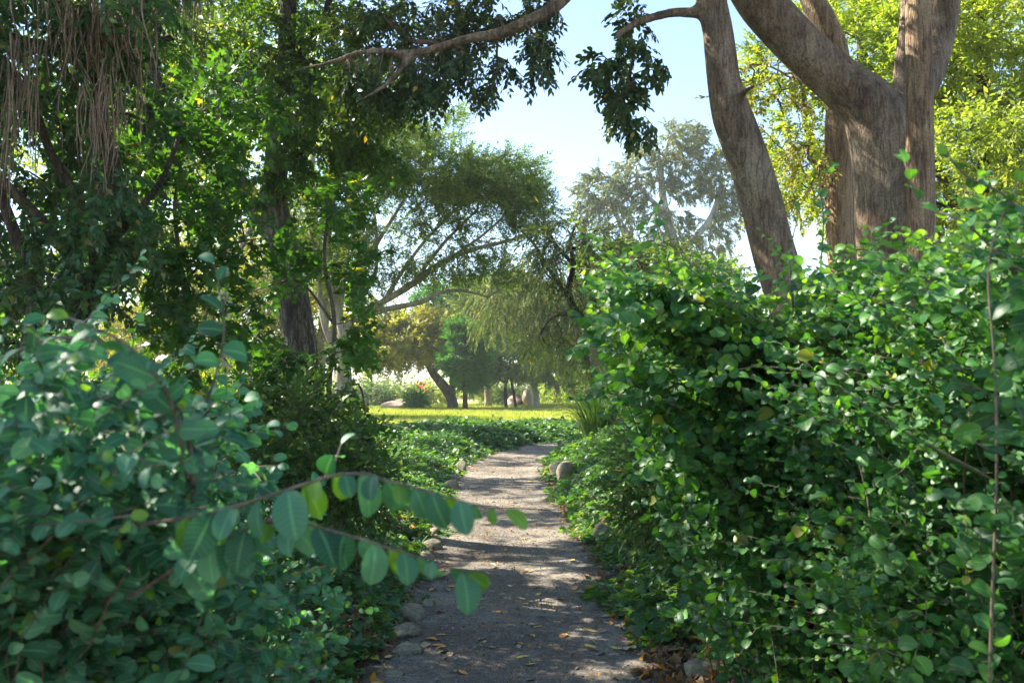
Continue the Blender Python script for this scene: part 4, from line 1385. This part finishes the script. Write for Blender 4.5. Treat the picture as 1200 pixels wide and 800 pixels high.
# distant wood (one mass, nobody could count its trees)
mb = MB()
tt = []
for u in np.linspace(-300, 1500, 110):
    top = 395 + 22 * math.sin(u * .013) + 16 * math.sin(u * .041 + 1)
    if 425 < u < 520:
        top = 448
    if u > 660:
        top -= 40
    if u < 400:
        top -= 40
    n = 34
    vv = rng.uniform(top, 474, n)
    for v in vv:
        tt.append(W(u + rng.uniform(-14, 14), v, 92 + rng.uniform(-6, 10)))
P = np.array(tt)
P[:, 2] = np.maximum(P[:, 2], .2)
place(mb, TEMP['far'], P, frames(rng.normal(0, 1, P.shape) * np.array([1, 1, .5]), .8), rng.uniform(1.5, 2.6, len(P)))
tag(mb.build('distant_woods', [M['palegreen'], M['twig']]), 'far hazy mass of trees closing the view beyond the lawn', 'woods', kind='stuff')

# ------------------------------------------------------------------ near shrubs
def cane_shrub(name, label, regions, base_c, base_r, leafmat, kind, leaf_len, spacing, seed=1, cane_r=.004, side_twigs=3, hang=.2, barkm='twig', straggle=(), up=(-.1, -.8, .6)):
    """regions: list of (sampler -> (u,v,d), n). canes arch from the base to each sampled tip; leaves sit along canes and side twigs"""
    rnd = random.Random(seed)
    root = thing(name, (base_c[0], base_c[1], float(hgt(*base_c))), label, 'shrub')
    stems, fol = MB(), MB()
    T = [spray(kind, 1, .01, 1.0, 0, 8, 25, 0, 0, .22) for _ in range(10)]
    LP, LD, LS, LF = [], [], [], []
    fresh = 0
    young = .03

    def leaves_on(P, s0, sp, size):
        seg = np.linalg.norm(np.diff(P, axis=0), axis=1)
        cum = np.concatenate([[0], np.cumsum(seg)])
        L = cum[-1]
        s = s0 * L
        k = 0
        while s < L:
            i = min(len(P) - 2, int(np.searchsorted(cum, s) - 1))
            i = max(i, 0)
            f = (s - cum[i]) / (seg[i] + 1e-9)
            p = P[i] * (1 - f) + P[i + 1] * f
            t = (P[i + 1] - P[i]) / (seg[i] + 1e-9)
            sdv = np.cross(t, [0, 0, 1])
            sdv /= np.linalg.norm(sdv) + 1e-9
            sg = 1 if k % 2 else -1
            d = t * rnd.uniform(.3, .9) + sdv * sg * rnd.uniform(.5, 1.1) + np.array([rnd.gauss(0, .25), rnd.gauss(0, .25), rnd.gauss(0, .25) - hang])
            LP.append(p)
            LD.append(d)
            LS.append(size * rnd.uniform(.55, 1.25) * (1 - .35 * (s / L) ** 4))
            LF.append(fresh or rnd.random() < young)
            s += sp * rnd.uniform(.7, 1.35)
            k += 1
        LP.append(P[-1])
        LD.append(P[-1] - P[-2] + np.array([0, 0, -.01]))
        LS.append(size * .6)
        LF.append(fresh or rnd.random() < .3)

    def cane(a, b, arch, r, nseg=12):
        L = np.linalg.norm(b - a)
        mid = a * .45 + b * .55
        mid[2] = min(max(mid[2], b[2] - .1), b[2]) + arch * L * .35
        mid += np.array([rnd.gauss(0, .06 * L), rnd.gauss(0, .06 * L), 0])
        P = []
        for k in range(nseg + 1):
            t = k / nseg
            P.append(a * (1 - t) ** 2 + 2 * mid * t * (1 - t) + b * t * t + np.array([rnd.gauss(0, .006), rnd.gauss(0, .006), rnd.gauss(0, .006)]) * (k > 0))
        return np.array(P)

    def grow(a, b, arch, r, cover, sz):
        P = cane(a, b, arch, r)
        tube(stems, P, np.linspace(r, r * .35, len(P)), 5)
        leaves_on(P, cover, spacing, sz)
        for q in range(side_twigs):
            i = rnd.randint(int(len(P) * .45), len(P) - 2)
            t = P[i + 1] - P[i]
            t /= np.linalg.norm(t)
            e = P[i] + (t * rnd.uniform(.2, .8) + np.array([rnd.gauss(0, .5), rnd.gauss(0, .5), rnd.gauss(0, .45) - hang * .5])) * rnd.uniform(.08, .24) * min(1, max(.3, b[1] / 2.5))
            Q = cane(P[i], e, .08, r * .5, 5)
            tube(stems, Q, np.linspace(r * .4, r * .2, len(Q)), 4)
            leaves_on(Q, .15, spacing * .8, sz * .92)
    hang0 = hang
    for reg in regions:
        samp, n, sz = reg[:3]
        fresh = 1 if len(reg) > 3 else 0
        for _ in range(n):
            b = samp(rnd)
            a = np.array([base_c[0] + rnd.gauss(0, base_r), base_c[1] + rnd.gauss(0, base_r), 0])
            a[2] = float(hgt(a[0], a[1]))
            # start partly up so that stems come from inside the bush
            a[0] = max(a[0], float(pcx(a[1]) + phw(a[1])) + .25) if base_c[0] > 0 else min(a[0], float(pcx(a[1]) - phw(a[1])) - .15)
            h = 0.0
            a2 = a * (1 - h) + b * h
            a2[2] = a[2] * (1 - h) + b[2] * h
            grow(a2 if rnd.random() < .8 else a, b, rnd.uniform(-.1, .12), cane_r * rnd.uniform(.4, 1.0), .15, leaf_len * sz)
    for pts, r, sz in straggle:
        fresh = 0
        young = .2 if sz >= 1.1 else .03
        P, R = cr_resample([W(*p) for p in pts], [r] * (len(pts) - 1) + [r * .3], .03)
        tube(stems, P, np.linspace(r, r * .35, len(P)), 6)
        hang = 1.3 if sz >= 1.1 else hang0
        leaves_on(P, .25, spacing * (.7 if sz >= 1.1 else 1.0), leaf_len * sz)
    LP, LD, LS, LF = np.array(LP), np.array(LD), np.array(LS), np.array(LF, bool)
    # nothing may grow into the walker's eye or below the soil
    ok = (LP[:, 2] > hgt(LP[:, 0], LP[:, 1]) + .02) & (LP[:, 1] > .45)
    LP, LD, LS, LF = LP[ok], LD[ok], LS[ok], LF[ok]
    FR = frames(LD, .5, up)
    place(fol, T, LP[~LF], FR[~LF], LS[~LF])
    place(fol, T, LP[LF], FR[LF], LS[LF] * .85, 2)
    stems.build('stem', M[barkm], root)
    fol.build('foliage', [M[leafmat], M['twig_green'], M['young_leaf'], M['twig_green']], root)
    print(name, len(LP))
    return root


def region(top, edge, side, u0, u1, vmax, dfun):
    """sample a point whose place lies within the bush outline"""
    def f(r):
        while True:
            u = r.uniform(u0, u1)
            v = r.uniform(200, vmax)
            if v < np.interp(u, *top):
                continue
            e = np.interp(v, *edge)
            if (side > 0 and u < e) or (side < 0 and u > e):
                continue
            p = W(u, v, dfun(u, v, r))
            if p[2] < float(hgt(p[0], p[1])) + .03:
                continue
            return p
    return f


def sprig(top, u0, u1, d0, d1):
    def f(r):
        u = r.uniform(u0, u1)
        return W(u, np.interp(u, *top) - abs(r.gauss(0, 26)), r.uniform(d0, d1))
    return f


# right shrub, far half
topR = ([660, 690, 720, 760, 800, 850, 900, 950, 1000, 1050, 1100, 1150, 1200, 1300], [356, 328, 324, 322, 338, 370, 374, 352, 318, 296, 276, 258, 246, 234])
edgeR = ([200, 310, 360, 420, 460, 500, 540, 600, 650, 700, 760, 800], [690, 690, 680, 694, 708, 732, 752, 762, 772, 796, 840, 884])
cane_shrub('broadleaf_shrub', 'large round leafed green shrub right of the path, its far half beside the leaning trunk',
           [(region(topR, edgeR, 1, 670, 1000, 560, lambda u, v, r: r.uniform(2.7, 4.2)), 270, 1.0),
            (region(topR, edgeR, 1, 690, 1000, 345, lambda u, v, r: r.uniform(2.7, 3.9)), 60, 1.0),
            (region(topR, edgeR, 1, 780, 1020, 760, lambda u, v, r: r.uniform(2.8, 3.6)), 120, .95),
            (sprig(topR, 665, 1000, 2.6, 3.6), 44, .9, 1), (region(topR, edgeR, 1, 670, 1000, 400, lambda u, v, r: r.uniform(2.6, 3.4)), 30, .9, 1)],
           (1.5, 3.7), .35, 'shrub_right', 'ovalwide', .050, .026, 4, .004, 4, .25,
           straggle=[([(780, 380, 3.0), (740, 330, 2.8), (700, 290, 2.7), (684, 278, 2.7)], .003, .9), ([(800, 360, 3.0), (780, 300, 2.9), (768, 258, 2.9), (772, 240, 2.9)], .003, .8),
                     ([(760, 480, 3.0), (720, 462, 2.9), (695, 455, 2.9), (682, 460, 2.9)], .003, .9), ([(960, 330, 3), (965, 260, 3), (960, 210, 3), (975, 195, 3)], .003, .8),
                     ([(930, 360, 3), (925, 300, 3), (935, 250, 3), (925, 230, 3)], .003, .7)])
cane_shrub('broadleaf_shrub', 'near part of the round leafed shrub hedge at the right picture edge',
           [(region(topR, edgeR, 1, 930, 1270, 830, lambda u, v, r: r.uniform(1.9, 3.1)), 280, .85),
            (region(topR, edgeR, 1, 860, 1180, 830, lambda u, v, r: r.uniform(2.1, 2.9)), 150, .9),
            (region(topR, edgeR, 1, 1040, 1300, 360, lambda u, v, r: r.uniform(1.5, 2.6)), 60, 1.0),
            (sprig(topR, 940, 1250, 1.9, 2.8), 34, .85, 1),
            (region(topR, edgeR, 1, 1060, 1300, 700, lambda u, v, r: r.uniform(1.3, 1.8)), 26, .85)],
           (1.75, 2.3), .28, 'shrub_right', 'ovalwide', .046, .024, 9, .0035, 4, .25,
           straggle=[([(1180, 1400, 1.8), (1160, 900, 1.6), (1168, 560, 1.5), (1165, 420, 1.5), (1160, 300, 1.5), (1200, 200, 1.5)], .004, .8),
                     ([(1160, 560, 1.9), (1050, 500, 1.9), (960, 440, 1.95), (880, 430, 2.0), (850, 440, 2.0)], .003, .85),
                     ([(1190, 320, 1.6), (1130, 260, 1.6), (1080, 240, 1.65), (1060, 190, 1.65)], .003, .9),
                     ([(1240, 330, 1.5), (1190, 240, 1.5), (1130, 205, 1.5), (1110, 180, 1.5)], .003, .9)])
# left shrub
topL = ([-200, 0, 50, 100, 150, 200, 250, 300, 340, 380, 420, 460], [450, 432, 402, 392, 408, 432, 462, 520, 560, 600, 660, 780])
edgeL = ([200, 400, 450, 500, 560, 600, 640, 700, 750, 800], [150, 190, 240, 290, 350, 375, 395, 400, 395, 380])
cane_shrub('blue_green_shrub', 'blue green leafed shrub filling the lower left, one twig reaching over the path',
           [(region(topL, edgeL, -1, -120, 400, 830, lambda u, v, r: r.uniform(1.5, 2.7)), 360, .85),
            (region(topL, edgeL, -1, -160, 260, 640, lambda u, v, r: r.uniform(1.0, 1.6)), 100, .82),
            (sprig(topL, -60, 330, 1.3, 2.2), 14, .9),
            (region(topL, edgeL, -1, -60, 330, 700, lambda u, v, r: r.uniform(.95, 1.3)), 26, .95)],
           (-1.15, 2.1), .25, 'shrub_left', 'ovalmid', .041, .024, 21, .0038, 4, .25,
           straggle=[([(120, 620, 1.15), (250, 600, 1.05), (400, 555, 1.0), (450, 562, .98), (500, 575, .97), (545, 588, .96), (592, 598, .95)], .0026, 1.1),
                     ([(150, 700, 1.2), (300, 615, 1.05), (400, 625, 1.0), (450, 640, .98), (500, 655, .97), (548, 672, .96)], .0026, 1.15),
                     ([(220, 560, 1.2), (200, 470, 1.15), (150, 405, 1.1), (80, 372, 1.1)], .003, 1.0),
                     ([(230, 640, 1.3), (222, 520, 1.25), (190, 450, 1.2), (140, 410, 1.2), (70, 395, 1.2), (0, 420, 1.2)], .0045, 1.0),
                     ([(240, 480, 1.3), (262, 400, 1.25), (258, 340, 1.25), (250, 308, 1.25)], .002, .9),
                     ([(300, 620, 1.4), (380, 560, 1.4), (400, 520, 1.4)], .003, .9)])

# ------------------------------------------------------------------ world, sun, camera
SUN_AZ = math.atan2(-0.90, 0.44)      # measured from +Y towards +X
SUN_EL = math.radians(42)
w = bpy.data.worlds.new('World')
SC.world = w
w.use_nodes = True
nt = w.node_tree
nt.nodes.clear()
sky = nt.nodes.new('ShaderNodeTexSky')
sky.sky_type = 'NISHITA'
sky.sun_disc = False
sky.sun_elevation = SUN_EL
sky.sun_rotation = SUN_AZ
sky.air_density = 1.0
sky.dust_density = 0.05
sky.ozone_density = 1.6
bg = nt.nodes.new('ShaderNodeBackground')
bg.inputs[1].default_value = 0.09
wo = nt.nodes.new('ShaderNodeOutputWorld')
nt.links.new(sky.outputs[0], bg.inputs[0])
nt.links.new(bg.outputs[0], wo.inputs[0])

ld = bpy.data.lights.new('sun', 'SUN')
ld.energy = 5.0
ld.angle = math.radians(0.5)
ld.color = (1.0, 0.93, 0.80)
so = bpy.data.objects.new('sun', ld)
COL.objects.link(so)
from mathutils import Vector
dv = Vector((math.sin(SUN_AZ) * math.cos(SUN_EL), math.cos(SUN_AZ) * math.cos(SUN_EL), math.sin(SUN_EL)))
so.rotation_euler = dv.to_track_quat('Z', 'Y').to_euler()
so.location = (-10, 10, 20)

cd = bpy.data.cameras.new('camera')
cd.sensor_width = 36
cd.lens = 36 * F / 1200
cd.clip_start = 0.05
cd.clip_end = 3000
cd.dof.use_dof = True
cd.dof.focus_distance = 11
cd.dof.aperture_fstop = 8
co = bpy.data.objects.new('camera', cd)
COL.objects.link(co)
co.location = (0, 0, CAM_Z)
co.rotation_euler = (math.pi / 2 + TILT, 0, 0)
SC.camera = co

SC.view_settings.view_transform = 'Standard'
SC.view_settings.look = 'None'
SC.view_settings.gamma = 1
SC.view_settings.exposure = 2.0
SC.render.engine = 'CYCLES'
c = SC.cycles
c.use_denoising = True
c.use_adaptive_sampling = True
c.max_bounces = 7
c.diffuse_bounces = 4
c.glossy_bounces = 2
c.transmission_bounces = 4
c.transparent_max_bounces = 4
c.volume_bounces = 0
# ------------------------------------------------------------------ the air
hm, nt, out = newmat('haze_air')
pv = nt.nodes.new('ShaderNodeVolumePrincipled')
pv.inputs['Color'].default_value = (0.94, 0.97, 0.96, 1)
pv.inputs['Density'].default_value = 0.0008
pv.inputs['Anisotropy'].default_value = 0.4
nt.links.new(pv.outputs[0], out.inputs['Volume'])
import bmesh
bm = bmesh.new()
bmesh.ops.create_cube(bm, size=1)
for v_ in bm.verts:
    v_.co = (v_.co.x * 2000, 600 + v_.co.y * 1900, -2 + (v_.co.z + .5) * 34)
me = bpy.data.meshes.new('haze')
bm.to_mesh(me)
me.materials.append(hm)
ho = bpy.data.objects.new('haze', me)
COL.objects.link(ho)
tag(ho, 'thin pale air between the trees', 'haze', kind='stuff')

c.sample_clamp_indirect = 6
print('polys', sum(len(o.data.polygons) for o in SC.objects if o.type == 'MESH'))
